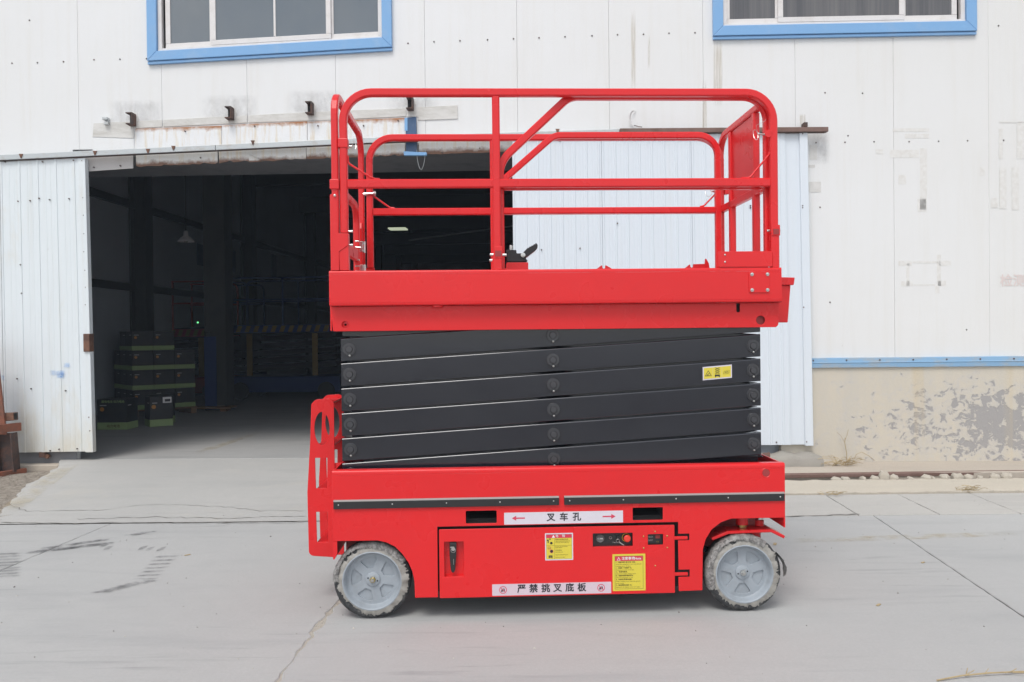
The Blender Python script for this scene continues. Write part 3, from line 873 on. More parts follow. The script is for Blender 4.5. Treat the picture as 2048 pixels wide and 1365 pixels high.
# interior floor
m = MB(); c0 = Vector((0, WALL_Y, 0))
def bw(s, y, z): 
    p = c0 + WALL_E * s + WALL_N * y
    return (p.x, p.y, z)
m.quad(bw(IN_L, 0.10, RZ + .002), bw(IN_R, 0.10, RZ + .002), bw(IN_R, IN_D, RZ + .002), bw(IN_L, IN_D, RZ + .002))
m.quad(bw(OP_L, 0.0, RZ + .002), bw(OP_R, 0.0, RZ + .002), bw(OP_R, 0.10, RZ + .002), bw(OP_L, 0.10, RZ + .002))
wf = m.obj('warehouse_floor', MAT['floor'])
tag(wf, 'bare concrete floor inside the warehouse', None, None, 'structure')
vs = []
for p in ((366, 912), (392, 912), (522, 868), (512, 866)):
    g = ground_at(*p, RZ); vs.append((g[0], max(g[1], 9.35), RZ + .006))
MB().add(vs, [(0, 1, 2, 3)]).obj('worn_line', MAT['line'], wf)
# steel threshold with a worn pale patch
m = MB(); a, b = wp(185, 910)[0], OP_R
m.box(a, b, -0.02, 0.06, 0.0, RZ + 0.006)
m.obj('threshold', MAT['floor'], bld, 0.004)

# windows
def window(A, B, hole, sash_px, glass, mull_px=None, ypx=50):
    s0, s1 = A[0], B[0]; zl, zr = A[1], B[1]
    zt = hole[3]
    f = 0.11; zm = (zl + zr) / 2
    root = None
    W_ = empty('window'); W_.parent = bld
    def q(name, a, b, c, d, y0, y1, mat, bev=0.003):
        MB().prism([a, b, c, d], y0, y1).obj(name, mat, W_, bev)
    q('frame', (s0, zl), (s1, zr), (s1 - f, zr + f), (s0 + f, zl + f), -0.05, 0.03, MAT['blue_frame'], 0.006)
    q('frame', (s0, zl), (s0 + f, zl + f), (s0 + f, zt), (s0, zt), -0.05, 0.03, MAT['blue_frame'], 0.006)
    q('frame', (s1, zr), (s1, zt), (s1 - f, zt), (s1 - f, zr + f), -0.05, 0.03, MAT['blue_frame'], 0.006)
    q('frame', (s0, zt), (s1, zt), (s1, zt + f), (s0, zt + f), -0.05, 0.03, MAT['blue_frame'], 0.006)
    # sill lip of the blue frame: darker drip edge
    q('drip_edge', (s0, zl - 0.035), (s1, zr - 0.035), (s1, zr - 0.004), (s0, zl - 0.004), -0.035, 0.0, MAT['blue_frame'], 0.004)
    def zb(s): return zl + f + (zr - zl) * (s - s0) / (s1 - s0)
    xa, xb = s0 + f + .002, s1 - f - .002
    # outer aluminium frame
    q('aluminium_frame', (xa, zb(xa) + .002), (xb, zb(xb) + .002), (xb, zb(xb) + .03), (xa, zb(xa) + .03), -0.02, 0.05, MAT['alu'])
    q('aluminium_frame', (xa, zb(xa) + .032), (xa + .045, zb(xa) + .032), (xa + .045, zt), (xa, zt), -0.015, 0.05, MAT['alu'])
    q('aluminium_frame', (xb - .045, zb(xb) + .032), (xb, zb(xb) + .032), (xb, zt), (xb - .045, zt), -0.015, 0.05, MAT['alu'])
    edges = [wp(p, ypx)[0] for p in sash_px]
    for i, (a, b) in enumerate(zip(edges, edges[1:])):
        front = i == 1
        y0, y1 = (-0.018, 0.008) if front else (0.010, 0.034)
        g = 0.03 if front else 0.0
        a2, b2 = a - g, b + g
        fw = 0.055
        sash = empty('sash'); sash.parent = W_
        def qs(pts): MB().prism(pts, y0, y1).obj('frame', MAT['alu'], sash, 0.003)
        qs([(a2, zb(a2) + .034), (b2, zb(b2) + .034), (b2, zb(b2) + .034 + fw), (a2, zb(a2) + .034 + fw)])
        qs([(a2, zb(a2) + .036 + fw), (a2 + fw, zb(a2 + fw) + .036 + fw), (a2 + fw, zt - fw), (a2, zt - fw)])
        qs([(b2 - fw, zb(b2 - fw) + .036 + fw), (b2, zb(b2) + .036 + fw), (b2, zt - fw), (b2 - fw, zt - fw)])
        qs([(a2, zt - fw + .002), (b2, zt - fw + .002), (b2, zt), (a2, zt)])
        ym = (y0 + y1) / 2
        MB().prism([(a2 + fw - .005, zb(a2 + fw) + .03 + fw), (b2 - fw + .005, zb(b2 - fw) + .03 + fw), (b2 - fw + .005, zt - fw + .005), (a2 + fw - .005, zt - fw + .005)], ym, ym + .006).obj('pane', glass, sash)
        if front and mull_px:
            s = wp(mull_px, ypx)[0]
            MB().prism([(s - .012, zb(s) + .04 + fw), (s + .012, zb(s) + .04 + fw), (s + .012, zt - fw), (s - .012, zt - fw)], y0 + .003, y1 - .003).obj('mullion', MAT['alu'], sash, 0.003)
    MB().box(hole[0] - .05, hole[1] + .05, T + .05, T + .06, hole[2] - .1, hole[3] + .1).obj('window_backing', MAT['hollow'], W_)
window(LW[0], LW[1], H1, [330, 428, 657, 768], MAT['glass_a'], 550)
window(RW[0], RW[1], H2, [1450, 1561, 1802, 1915], MAT['glass_b'], None)

# plinth and blue flashing along the foot of the right wall
ps0, ps1 = wp(1560, 830)[0], 14.2
MB().box(ps0, ps1, -0.03, T, -0.03, PLZ - 0.06).obj('plinth', MAT['plaster'], bld, 0.006)
m = MB().prism([(-0.055, PLZ - 0.085), (-0.055, PLZ - 0.035), (-0.062, PLZ - 0.030), (-0.055, PLZ - 0.022), (-0.048, PLZ + 0.02), (0.012, PLZ + 0.024), (0.012, PLZ - 0.075)], ps0, ps1, 'x')
m.obj('blue_flashing', MAT['blue_trim'], bld, 0.002)
for k in range(9):
    s = ps0 + 0.35 + k * 0.36
    MB().cyl((s, -0.06, PLZ - 0.004), (s, -0.045, PLZ - 0.004), 0.008, 8).obj('screw', MAT['rust_dark'], bld)

# lintel area
def wall_quad(name, pxs, off, t, mat, bev=0.002):
    pts = [wp(p[0], p[1], off) for p in pxs]
    return MB().prism(pts, -off, -off + t).obj(name, mat, bld, bev)
wall_quad('putty_strip', [(187, 247), (268, 243), (268, 277), (185, 274)], 0.006, 0.005, MAT['putty'])
wall_quad('putty_strip', [(185, 277), (268, 279), (268, 306), (185, 308)], 0.005, 0.004, MAT['panel'])
wall_quad('putty_strip', [(270, 243), (324, 240), (324, 254), (270, 257)], 0.009, 0.008, MAT['putty'])
wall_quad('putty_strip', [(326, 240), (494, 231), (494, 246), (326, 254)], 0.009, 0.008, MAT['putty'])
wall_quad('putty_strip', [(496, 231), (670, 222), (670, 240), (496, 246)], 0.009, 0.008, MAT['putty'])
wall_quad('putty_strip', [(672, 222), (812, 217), (812, 233), (672, 240)], 0.009, 0.008, MAT['putty'])
wall_quad('putty_strip', [(814, 216), (915, 211), (916, 238), (836, 241), (836, 234), (814, 234)], 0.008, 0.007, MAT['putty'])
wall_quad('flashing_sheet', [(270, 258), (443, 252), (443, 292), (270, 298)], 0.014, 0.012, MAT['flash_top'])
wall_quad('flashing_sheet', [(444, 251), (614, 243), (614, 284), (444, 291)], 0.018, 0.015, MAT['flash_top'])
wall_quad('flashing_sheet', [(615, 244), (812, 236), (812, 278), (615, 286)], 0.014, 0.012, MAT['flash_top'])
wall_quad('lintel_sheet', [(165, 306), (266, 302), (266, 337), (165, 344)], 0.016, 0.012, MAT['flash_grey'])
def ragged(name, px0, px1, y0a, y0b, y1a, y1b, off, mat, seed, amp=3.0):
    rnd = random.Random(seed); top = []; n = int((px1 - px0) / 7)
    bot = []
    for k in range(n + 1):
        f = k / n
        bot.append((px0 + (px1 - px0) * f, y1a + (y1b - y1a) * f + rnd.uniform(-amp, amp * .6) * (0.5 + 0.5 * math.sin(k * 1.7 + seed)) ))
    pts = [(px0, y0a)] + bot + [(px1, y0b)]
    return wall_quad(name, pts, off, 0.012, mat, 0.0)
ragged('lintel_sheet', 272, 435, 300, 294, 334, 327, 0.020, MAT['flash_low'], 1)
ragged('lintel_sheet', 438, 612, 294, 288, 325, 319, 0.026, MAT['flash_low'], 2, 4)
ragged('lintel_sheet', 613, 810, 288, 280, 319, 311, 0.020, MAT['flash_low'], 3)
ragged('lintel_sheet', 838, 1040, 279, 268, 310, 303, 0.020, MAT['flash_low'], 4, 1.5)
# peeled-back corner of the lintel sheet
a = [wp(497, 309, 0.03), wp(506, 313, 0.03), wp(527, 324, 0.03), wp(498, 325, 0.03)]
MB().add([(a[0][0], -0.03, a[0][1]), (a[1][0], -0.09, a[1][1]), (a[2][0], -0.05, a[2][1]), (a[3][0], -0.025, a[3][1])], [(0, 1, 2), (0, 2, 3)]).obj('peeled_corner', MAT['flash_low'], bld)
wall_quad('blue_stop_plate', [(811, 236), (832, 234), (834, 303), (812, 305)], 0.035, 0.03, MAT['blue_dark'], 0.003)
wall_quad('blue_stop_plate', [(809, 236), (815, 236), (815, 262), (809, 262)], 0.042, 0.006, MAT['blue_frame'], 0.001)
wall_quad('blue_stop_plate', [(807, 303), (853, 305), (853, 311), (808, 311)], 0.07, 0.05, MAT['blue_frame'], 0.003)
# door track
def bar(name, pa, pb, h, off, d, mat, n=1):
    (sa, za), (sb, zb_) = wp(*pa, off), wp(*pb, off)
    m = MB().prism([(sa, za - h), (sb, zb_ - h), (sb, zb_), (sa, za)], -off, -off + d)
    return m.obj(name, mat, bld, 0.004)
bar('door_track', (-60, 313), (430, 290), 0.058, 0.13, 0.07, MAT['galv'])
bar('door_track', (431, 290), (835, 271), 0.058, 0.13, 0.07, MAT['galv'])
bar('door_track', (836, 271), (1239, 258), 0.050, 0.13, 0.07, MAT['galv'])
bar('door_track', (1240, 257), (1657, 254), 0.050, 0.14, 0.08, MAT['rust_brown'])
bar('track_lip', (-60, 324), (835, 282), 0.010, 0.115, 0.03, MAT['rust_dark'])
bar('track_lip', (1240, 266), (1652, 262.5), 0.014, 0.12, 0.05, MAT['rust_dark'])
for px, py in ((41, 310), (189, 304), (346, 294), (505, 283), (295, 300), (1115, 260)):
    s, z = wp(px, py, 0.14)
    MB().prism([(s - .022, z + .012), (s + .024, z + .010), (s + .012, z - .022), (s + .003, z - .04), (s - .006, z - .03)], -0.138, -0.131).obj('track_bracket', MAT['rust'], bld)
s, z = wp(1608, 247, 0.05)
MB().box(s - .015, s + .025, -0.10, 0, z - .05, z + .0).obj('track_bracket', MAT['rust_dark'], bld, 0.003)
# cut-off channel stubs above the track, and a small clip
for px, py in ((262, 239), (459, 227), (619, 217), (820, 208)):
    s, z = wp(px, py, 0.06)
    b = .036; h = .066; yy = (-0.115, 0.0)
    m = MB().prism([(s - b, z + h), (s - b, z + h - .012), (s + b - .012, z + h - .012), (s + b - .012, z - h + .012), (s - b, z - h + .012), (s - b, z - h), (s + b, z - h), (s + b, z + h)], *yy)
    st = m.obj('channel_stub', MAT['rust_dark'], bld, 0.002)
    MB().box(s - b + .004, s + b - .016, -0.02, -0.005, z - h + .014, z + h - .014).obj('stub_end', MAT['hollow'], st)
    MB().prism([(s - b - .01, z + h), (s - b + .02, z + h + .03), (s + b, z + h + .02), (s + b + .025, z + .02), (s + b + .015, z - h * .6), (s + b - .002, z - h), (s + b - .002, z + h)], -0.012, 0.0).obj('sealant', MAT['putty'], st)
s, z = wp(212, 243, 0.03)
MB().box(s - .03, s + .028, -0.06, 0, z + .012, z + .042).box(s - .02, s + .03, -0.045, 0, z - .04, z - .012).box(s + .0, s + .028, -0.03, 0, z - .012, z + .012).obj('cable_clip', MAT['galv'], bld, 0.004)
# loose white strip curling off the wall, wire loops
s, z = wp(1268, 236, 0.03)
pts_ = [(s + .07 * math.cos(R(a)) * .75, -0.03 - 0.02 * math.sin(R(a - 90)), z + .08 * math.sin(R(a))) for a in range(80, 262, 14)]
m = MB(); vs = []
for p in pts_: vs += [(p[0], p[1], p[2]), (p[0] + .018, p[1] + .025, p[2])]
m.add(vs, [(2 * i, 2 * i + 1, 2 * i + 3, 2 * i + 2) for i in range(len(pts_) - 1)]).obj('peeling_strip', MAT['alu'], bld)
m = MB().wire([(s + .0, -0.02, z - .08), (s + .05, -0.02, z - .095), (s + .09, -0.015, z - .10)], 0.004, 5).obj('loose_wire', MAT['rust_dark'], bld)
s, z = wp(842, 318, 0.05)
MB().wire([(s - .05 + .1 * (a / 12), -0.05, z + .1 - 0.22 * math.sin(math.pi * a / 12) ** .6) for a in range(13)], 0.0022, 5).obj('loose_wire', MAT['galv'], bld)
s, z = wp(391, 127, 0.04)
MB().wire([(s + .014 * math.sin(R(a)), -0.03, z - .02 + .022 * math.cos(R(a))) for a in range(0, 361, 30)], 0.0016, 5).obj('loose_wire', MAT['alu'], bld)

# screws in the panels
scr = [(24, 127), (75, 126), (127, 124), (188, 120), (240, 119), (293, 118), (59, 41), (816, 87), (868, 84), (920, 82), (975, 80), (1027, 78), (1078, 76), (1130, 74), (1184, 72), (1235, 70), (1287, 69), (1338, 67), (1390, 66),
       (1997, 52), (1632, 286), (1690, 285), (1748, 284), (1818, 284), (1877, 283), (1935, 282), (2007, 281), (1650, 186), (1725, 187), (1696, 272), (1640, 415), (1660, 605), (1933, 660)]
for px, py in scr:
    s, z = wp(px, py)
    sc = MB().cyl((s, -0.006, z), (s, 0.0, z), 0.007, 8, 0.009).obj('screw', MAT['rust_dark'], bld)
for px, py in ((372, 264), (511, 254), (637, 253), (728, 253), (797, 243), (403, 317), (560, 296), (190, 336), (243, 333), (885, 307), (960, 298)):
    s, z = wp(px, py)
    MB().cyl((s, -0.034, z), (s, 0.0, z), 0.0075, 8).obj('screw', MAT['rust_dark'], bld)
# rust runs, dirt above the stubs, a grey patch beside the right door
def run(x0, y0, x1, y1, mat, off=0.0025):
    wall_quad('rust_run' if mat == 'rust_run' else 'dark_patch', [(x0, y1), (x1, y1), (x1, y0), (x0, y0)], off, 0.0006, MAT[mat], 0)
for a in ((1426, 78, 1446, 215), (1404, 160, 1414, 330), (1598, 228, 1612, 252), (1262, 20, 1272, 190), (1296, 70, 1300, 140)):
    if a[3] - a[1] > 5: run(*a, 'rust_run')
for a in ((215, 200, 330, 252), (400, 190, 520, 244), (570, 180, 690, 232), (770, 175, 880, 222), (1618, 262, 1660, 330)):
    run(*a, 'dark_run', 0.003)
# tape residue left by old notices on the right wall, and two faded characters
def tape(x0, y0, x1, y1, dark=False):
    wall_quad('tape_residue', [(x0, y1), (x1, y1), (x1, y0), (x0, y0)], 0.0035, 0.001, MAT['tape_dark' if dark else 'tape'], 0)
for a in ((1786, 257, 1858, 264), (1810, 268, 1858, 277), (1840, 297, 1854, 420), (1835, 398, 1852, 424), (1752, 299, 1766, 308), (1797, 350, 1812, 369), (1780, 300, 1838, 316),
          (1797, 522, 1824, 532), (1826, 523, 1876, 527), (1878, 522, 1902, 532), (1813, 527, 1819, 572), (1874, 510, 1882, 572), (1802, 563, 1826, 573), (1828, 569, 1870, 572), (1876, 562, 1892, 572), (1870, 572, 1879, 587),
          (1999, 243, 2052, 246), (1998, 258, 2006, 318), (2034, 245, 2050, 318), (1960, 335, 1970, 352), (1999, 335, 2013, 418), (2024, 335, 2038, 420), (1982, 396, 1996, 416)):
    tape(*a)
tape(1617, 364, 1642, 385, True); tape(1617, 330, 1630, 336, True); tape(1619, 290, 1634, 320, True)
s0_, z0_ = wp(2012, 563, 0.004)
text('faded_lettering', '检测', s0_ + 0.075, z0_, 0.14, -0.004, MAT['faint_red'], bld, 0.002)

MB().box(-13, OP_L, -0.014, -0.002, -0.02, 0.24).obj('gap_shade_strip', MAT['gallery'], bld)  # dark strip standing in for the shaded gap under the left door
# sliding doors of ribbed sheet
def sliding_door(name, corners, off, rib, ribw, mat, sheets, label, edge=True):
    """corners in pixels: bottom left, bottom right, top right, top left"""
    (s0, z0), (s1, z1), (s2, z2), (s3, z3) = [wp(p[0], p[1], off) for p in corners]
    D = empty(name); D.parent = bld; D['label'] = label
    def P(u, v):       # bilinear
        a = (s0 + (s1 - s0) * u, z0 + (z1 - z0) * u); b = (s3 + (s2 - s3) * u, z3 + (z2 - z3) * u)
        return a[0] + (b[0] - a[0]) * v, a[1] + (b[1] - a[1]) * v
    W_ = s1 - s0
    # backing board
    m = MB().prism([P(0, 0), P(1, 0), P(1, 1), P(0, 1)], -off + 0.012, -off + 0.055)
    m.obj('core', mat, D, 0.003)
    for (ua, ub) in sheets:
        prof = []
        x = ua * W_
        while x < ub * W_ - 1e-6:
            for dx, dy in ((0, 0), (0.006, -0.008), (ribw - 0.006, -0.008), (ribw, 0)):
                if x + dx <= ub * W_: prof.append((x + dx, dy))
            # two shallow stiffening lines in the flat
            for fr in (0.42, 0.72):
                xx = x + ribw + (rib - ribw) * fr
                if xx + 0.008 < ub * W_: prof += [(xx, 0), (xx + .003, -0.0022), (xx + .006, 0)]
            x += rib
        prof.append((ub * W_, 0))
        vs = []
        for x, dy in prof:
            u = x / W_
            for v in (0.0, 1.0):
                p = P(u, v); vs.append((p[0], -off + dy, p[1]))
        n = len(prof)
        MB().add(vs, [(2 * i, 2 * i + 2, 2 * i + 3, 2 * i + 1) for i in range(n - 1)]).obj('ribbed_sheet', mat, D)
    if edge:
        e = 0.075 / W_
        for ua, ub in ((1 - e, 1.004),) if edge == 'right' else (((-0.004, e),) if edge == 'left' else ((1 - e, 1.004), (-0.004, e))):
            MB().prism([P(ua, -0.003), P(ub, -0.003), P(ub, 1), P(ua, 1)], -off - 0.014, -off + 0.06).obj('edge_trim', mat, D, 0.004)
    return D, P
DL, PL = sliding_door('sliding_door', [(-330, 912), (185, 903), (169, 317), (-330, 329)], 0.09, 0.215, 0.03, MAT['sheet'], [(0.0, 0.33), (0.332, 0.66), (0.662, 0.985)], 'stained pale sliding door standing open at the left of the doorway', 'right')
DR, PR = sliding_door('sliding_door', [(1030, 893), (1624, 890), (1612, 265), (1024, 270)], 0.09, 0.135, 0.028, MAT['sheet2'], [(0.0, 0.305), (0.306, 0.61), (0.611, 0.93)], 'clean pale blue sliding door behind the red lift', 'right')
def door_screw(D, px, py, r=0.008, m='rust_dark'):
    r *= 0.78
    s, z = wp(px, py, 0.10)
    MB().cyl((s, -0.107, z), (s, -0.085, z), r, 8).obj('screw', MAT[m], D)
for px, py in ((10, 324), (85, 324), (147, 321), (164, 322), (36, 403), (60, 402), (99, 400), (138, 398), (78, 397), (41, 530), (43, 587), (166, 396), (167, 431), (168, 468), (168, 504), (170, 541), (171, 575), (171, 610),
               (34, 758), (62, 778), (100, 902), (118, 899), (154, 898), (180, 862), (178, 835), (131, 782)):
    door_screw(DL, px, py, 0.006 if 160 < px < 175 else 0.009)
for px, py in ((1605, 268), (1501, 412), (1605, 412), (1501, 416), (1605, 416), (1607, 615), (1083, 500), (1160, 497), (1235, 447), (1553, 885), (1613, 884), (1432, 889), (1120, 282)):
    door_screw(DR, px, py, 0.009)
# latch plate on the left door's edge, blue spray marks, roller
s, z = wp(174, 686, 0.11)
MB().box(s - .035, s + .035, -0.125, -0.03, z - .1, z + .1).obj('latch_plate', MAT['rust'], DL, 0.004)
for q in ([(98, 752), (131, 752), (131, 740), (98, 740)], [(112, 758), (129, 758), (129, 742), (112, 742)], [(0, 762), (9, 762), (9, 750), (0, 750)], [(126, 736), (140, 736), (140, 726), (126, 726)]):
    pts_ = [wp(p[0], p[1], 0.104) for p in q]
    MB().add([(p[0], -0.1035, p[1]) for p in pts_], [(0, 1, 2, 3)]).obj('spray_mark', MAT['spray'], DL)
s, z = wp(85, 910, 0.08)
MB().box(s - .035, s + .03, -0.09, -0.03, z - .03, z + .035).cyl((s + .045, -0.08, z - .02), (s + .045, -0.04, z - .02), 0.025, 12).obj('roller', MAT['rust'], DL, 0.002)
# bottom guide under the left door: low concrete kerb
kerb = MB()
g0, g1 = ground_at(-300, 940, 0.05), ground_at(160, 930, 0.05)
kerb.prism([(-10.0, 9.21), (-5.09, 9.21), (-5.0, 9.5), (-10.0, 9.6)], -0.03, 0.085, 'z')
kb = kerb.obj('kerb', MAT['walk'], None, 0.012)
tag(kb, 'low concrete kerb under the open sliding door', None, None, 'structure')

# kerb stone and steel stub at the foot of the right door
k0, k1 = wp(1532, 912, 0.3), wp(1645, 912, 0.3)
m = MB(); rnd = random.Random(9)
N = 12; vs = []
for i in range(N + 1):
    s = k0[0] - 0.3 + (k1[0] - k0[0] + 0.3) * i / N
    hh = 0.155 + rnd.uniform(-.012, .012)
    for (y, z) in ((-0.36, 0.045), (-0.345, hh * .75), (-0.30, hh), (-0.06, hh + .005), (-0.05, 0.045)):
        vs.append(bw(s, y + rnd.uniform(-.012, .012), z + (rnd.uniform(-.008, .008) if z > .05 else 0)))
fs = [(i * 5 + j, (i + 1) * 5 + j, (i + 1) * 5 + j + 1, i * 5 + j + 1) for i in range(N) for j in range(4)] + [(0, 1, 2, 3, 4), tuple(N * 5 + q for q in (4, 3, 2, 1, 0))]
ks = m.add(vs, fs).obj('kerb_stone', MAT['kerb'], None, 0, 50)
tag(ks, 'rough broken concrete kerb stone under the right sliding door', 'kerb stone')
p = bw(wp(1532, 900, 0.40)[0], -0.41, 0)
st = MB().box(p[0] - .04, p[0] + .04, p[1] - .004, p[1] + .004, 0.045, 0.21).box(p[0] + .032, p[0] + .04, p[1] + .004, p[1] + .06, 0.045, 0.21).obj('steel_stop', MAT['rust_brown'])
tag(st, 'short brown steel stop standing before the right sliding door', 'steel post')

# steel guide rail lying along the walkway
m = MB().prism([(8.300, 0.012), (8.300, 0.044), (8.335, 0.054), (8.35, 0.054), (8.35, 0.045), (8.312, 0.036), (8.312, 0.012)], 2.17, 8.9, 'x')
rail = m.obj('guide_rail', MAT['rust_brown'], None, 0.003)
rail.rotation_euler = (0, 0, R(1.0)); rail.location = (0.145, -0.05, 0)
tag(rail, 'long brown steel guide rail along the walkway edge', 'rail')
# pale rubble stones along the rail
rnd = random.Random(33)
k = 0
for px, sx, sz in ((1680, .10, .03), (1700, .07, .03), (1735, .05, .035), (1760, .08, .04), (1779, .10, .085), (1800, .09, .05), (1833, .05, .03), (1868, .09, .045), (1880, .04, .03), (1905, .08, .05), (1932, .10, .055), (1956, .09, .045), (1980, .05, .03), (2012, .09, .05), (2035, .10, .055)):
    gx, gy = ground_at(px, 965)
    m = MB(); ring = []
    nn = 9
    ph = rnd.random() * 6
    for lev, (zz, q) in enumerate(((0.0, 1.0), (0.6, 0.96), (1.0, 0.68))):
        for a in range(nn):
            ang = 2 * math.pi * a / nn + ph * 0
            rr = 1 + 0.16 * math.sin(a * 2.3 + ph)
            ring.append((sx * .55 * rr * q * math.cos(ang), 0.055 * rr * q * math.sin(ang), sz * zz * (1 + 0.18 * math.sin(a * 1.9 + ph) * (lev > 0))))
    m.add(ring, [(l * nn + a, l * nn + (a + 1) % nn, (l + 1) * nn + (a + 1) % nn, (l + 1) * nn + a) for l in range(2) for a in range(nn)] + [tuple(range(2 * nn, 3 * nn)), tuple(range(nn - 1, -1, -1))])
    o = m.obj('rubble_stone', MAT['stone'], None, 0.004)
    o.location = (gx, 8.20 + rnd.uniform(-.012, .02), 0.0); o.rotation_euler = (0, 0, rnd.uniform(-.3, .3))
    tag(o, 'squarish pale block, tallest of the rubble stones along the guide rail' if px == 1779 else 'low pale rubble stone, %s along the guide rail counted from the red lift' % ('first', 'second', 'third', 'fourth', '', 'sixth', 'seventh', 'eighth', 'ninth', 'tenth', 'eleventh', 'twelfth', 'thirteenth', 'fourteenth', 'fifteenth')[k], 'stone', 'pale rubble stones along the guide rail')
    k += 1

def tuft(name, px, py, n, ln, spread, seed, label, z=0.0, lie=0.5, cat='weed'):
    rnd = random.Random(seed); m = MB()
    for k in range(n):
        a = rnd.uniform(0, 2 * math.pi); l = ln * rnd.uniform(.4, 1.0); el = rnd.uniform(0.05, 1.0) * (1 - lie) + 0.05
        bx, by = rnd.uniform(-spread, spread), rnd.uniform(-.04, .04)
        pts = []
        for i in range(5):
            f = i / 4
            pts.append((bx + math.cos(a) * l * f, by + math.sin(a) * l * f * .5, 0.004 + l * el * math.sin(f * 2.2) * .7 + 0.01 * (k % 3)))
        m.wire(pts, rnd.uniform(.0018, .0038), 3)
    o = m.obj(name, MAT['straw'])
    gx, gy = ground_at(px, py, z)
    o.location = (gx, gy, z)
    return tag(o, label, cat)
tuft('dry_weed', 1683, 932, 46, .26, .12, 1, 'bushy dry weed lying beside the broken kerb stone', 0.05, .45)
tuft('dry_weed', 1915, 914, 60, .3, .16, 2, 'flattened heap of dry straw weed at the wall foot', 0.05, .72)
tuft('dry_weed', 1990, 918, 24, .25, .2, 3, 'thin dry stalks trailing right of the straw heap', 0.05, .9)
tuft('dry_weed', 1938, 984, 30, .14, .10, 4, 'small grassy tuft growing where slab row meets the sandy band', 0.0, .5)
tuft('dry_weed', 1660, 992, 14, .10, .07, 5, 'tiny dry tuft at the joint nearest the red lift', 0.0, .6)
tuft('dry_weed', 1815, 918, 18, .14, .16, 8, 'short withered weed low along the middle of the plinth', 0.05, .6)
# thin bare twig standing against the plinth
gx, gy = ground_at(1692, 925, 0.05)
m = MB().wire([(0, 0, 0), (.0, 0, .1), (-.02, 0, .22), (-.015, 0, .27)], .004, 5).wire([(-.02, 0, .22), (-.06, 0, .29), (-.10, .01, .33)], .0025, 4).wire([(-.018, 0, .24), (.005, 0, .30), (.02, 0, .36)], .0025, 4)
o = m.obj('dry_twig', MAT['straw']); o.location = (gx, gy - .02, .05)
tag(o, 'thin forked bare twig standing upright against the plinth', 'twig')
m = MB().wire([(0, 0, 0), (.04, 0, .09), (.1, 0, .115), (.18, 0, .07), (.24, 0, .02)], .003, 5)
o = m.obj('dry_twig', MAT['straw']); o.location = (gx + .06, gy - .03, .05)
tag(o, 'arched dry stalk bending over at the plinth foot', 'twig')
gx, gy = ground_at(1960, 1357)
rnd = random.Random(14)
m = MB().wire([(-.20, -.03, .006), (-.08, .0, .012), (.05, .02, .014), (.2, .04, .01), (.34, .05, .006)], .0035, 5)
for k in range(7):
    x = rnd.uniform(-.1, .25); m.wire([(x, .01 + x * .1, .012), (x + rnd.uniform(.03, .07), rnd.uniform(-.03, .07), .02)], .0018, 4)
o = m.obj('dry_twig', MAT['straw']); o.location = (gx, gy, 0)
tag(o, 'long dry stalk lying on the open concrete at the bottom edge', 'twig')
for px, py, s in ((1846, 1126, .018), (1757, 1211, .02), (1550, 1089, .03), (375, 1111, .02)):
    gx, gy = ground_at(px, py)
    o = MB().box(-s, s, -s * .35, s * .35, 0, .004).obj('wood_chip', MAT['straw'], None, .001)
    o.location = (gx, gy, .001); o.rotation_euler = (0, 0, s * 40)
    tag(o, {1846: 'pale wood chip on open concrete right of the wheel', 1757: 'wood chip nearest the bottom edge, right of the wheel', 1550: 'flat brown chip close behind the right wheel', 375: 'small chip among the black tyre marks'}[px], 'wood chip')

if GLARE_HAZE > 0:
    hz = MB().box(-125, 125, -125, 125, -1.05, 9.2).obj('glare_haze', None)  # added scattering volume, lifts the dark tones like lens glare
    hm = bpy.data.materials.new('glare_haze_air'); hm.use_nodes = True
    hn = hm.node_tree.nodes; hn.remove(hn['Principled BSDF'])
    pv = hn.new('ShaderNodeVolumePrincipled'); pv.inputs['Color'].default_value = (0.70, 0.84, 1.0, 1); pv.inputs['Density'].default_value = GLARE_HAZE
    hm.node_tree.links.new(pv.outputs[0], hn['Material Output'].inputs['Volume'])
    hz.data.materials.append(hm)
    tag(hz, 'added thin veil standing in for lens glare', None, None, 'stuff')

# ================================================================ rusty steel stand at the left edge
gx = ground_at(22, 945)[0] * .977; gy = 9.02
rk = empty('steel_stand', (gx, gy, 0.01), R(4))
tag(rk, 'rusty steel stand of welded beams at the left edge by the door', 'steel stand')
y0 = -0.35
# I-section leg leaning slightly, foot angle, cross beams, upright
m = MB().prism([(-.085, 0.035), (.075, 0.035), (.045, .46), (-.11, .46)], -0.01, 0.0).prism([(-.09, .035), (-.078, .035), (-.105, .46), (-.117, .46)], -.07, .07).prism([(.065, .035), (.078, .035), (.050, .46), (.038, .46)], -.07, .07)
m.obj('leg', MAT['rust_dark'], rk, 0.002)
MB().sweep([(.11, .10, .03), (-.55, -1.0, .03)], (0, 0, 1), .06, .05, .003).obj('foot_beam', MAT['rust_orange'], rk)
MB().sweep([(.09, .06, .52), (-.55, -1.0, .52)], (0, 0, 1), .03, .09, .003).obj('beam', MAT['rust_orange'], rk)
MB().sweep([(-.9, .0, .60), (.07, .0, .64)], (0, 1, 0), .085, .10, .006).obj('box_beam', MAT['rust'], rk)
MB().box(.0705, .072, -.036, .036, .61, .675).obj('tube_mouth', MAT['hollow'], rk)
MB().prism([(-.30, .45), (.010, .45), (-.045, 1.02), (-.085, 1.5), (-.40, 1.5)], -.085, -.055).obj('upright', MAT['rust_orange'], rk, 0.003)
MB().prism([(-.24, .18), (-.09, .30), (-.09, .46), (-.24, .46)], -.05, -.04).obj('gusset', MAT['rust_dark'], rk)
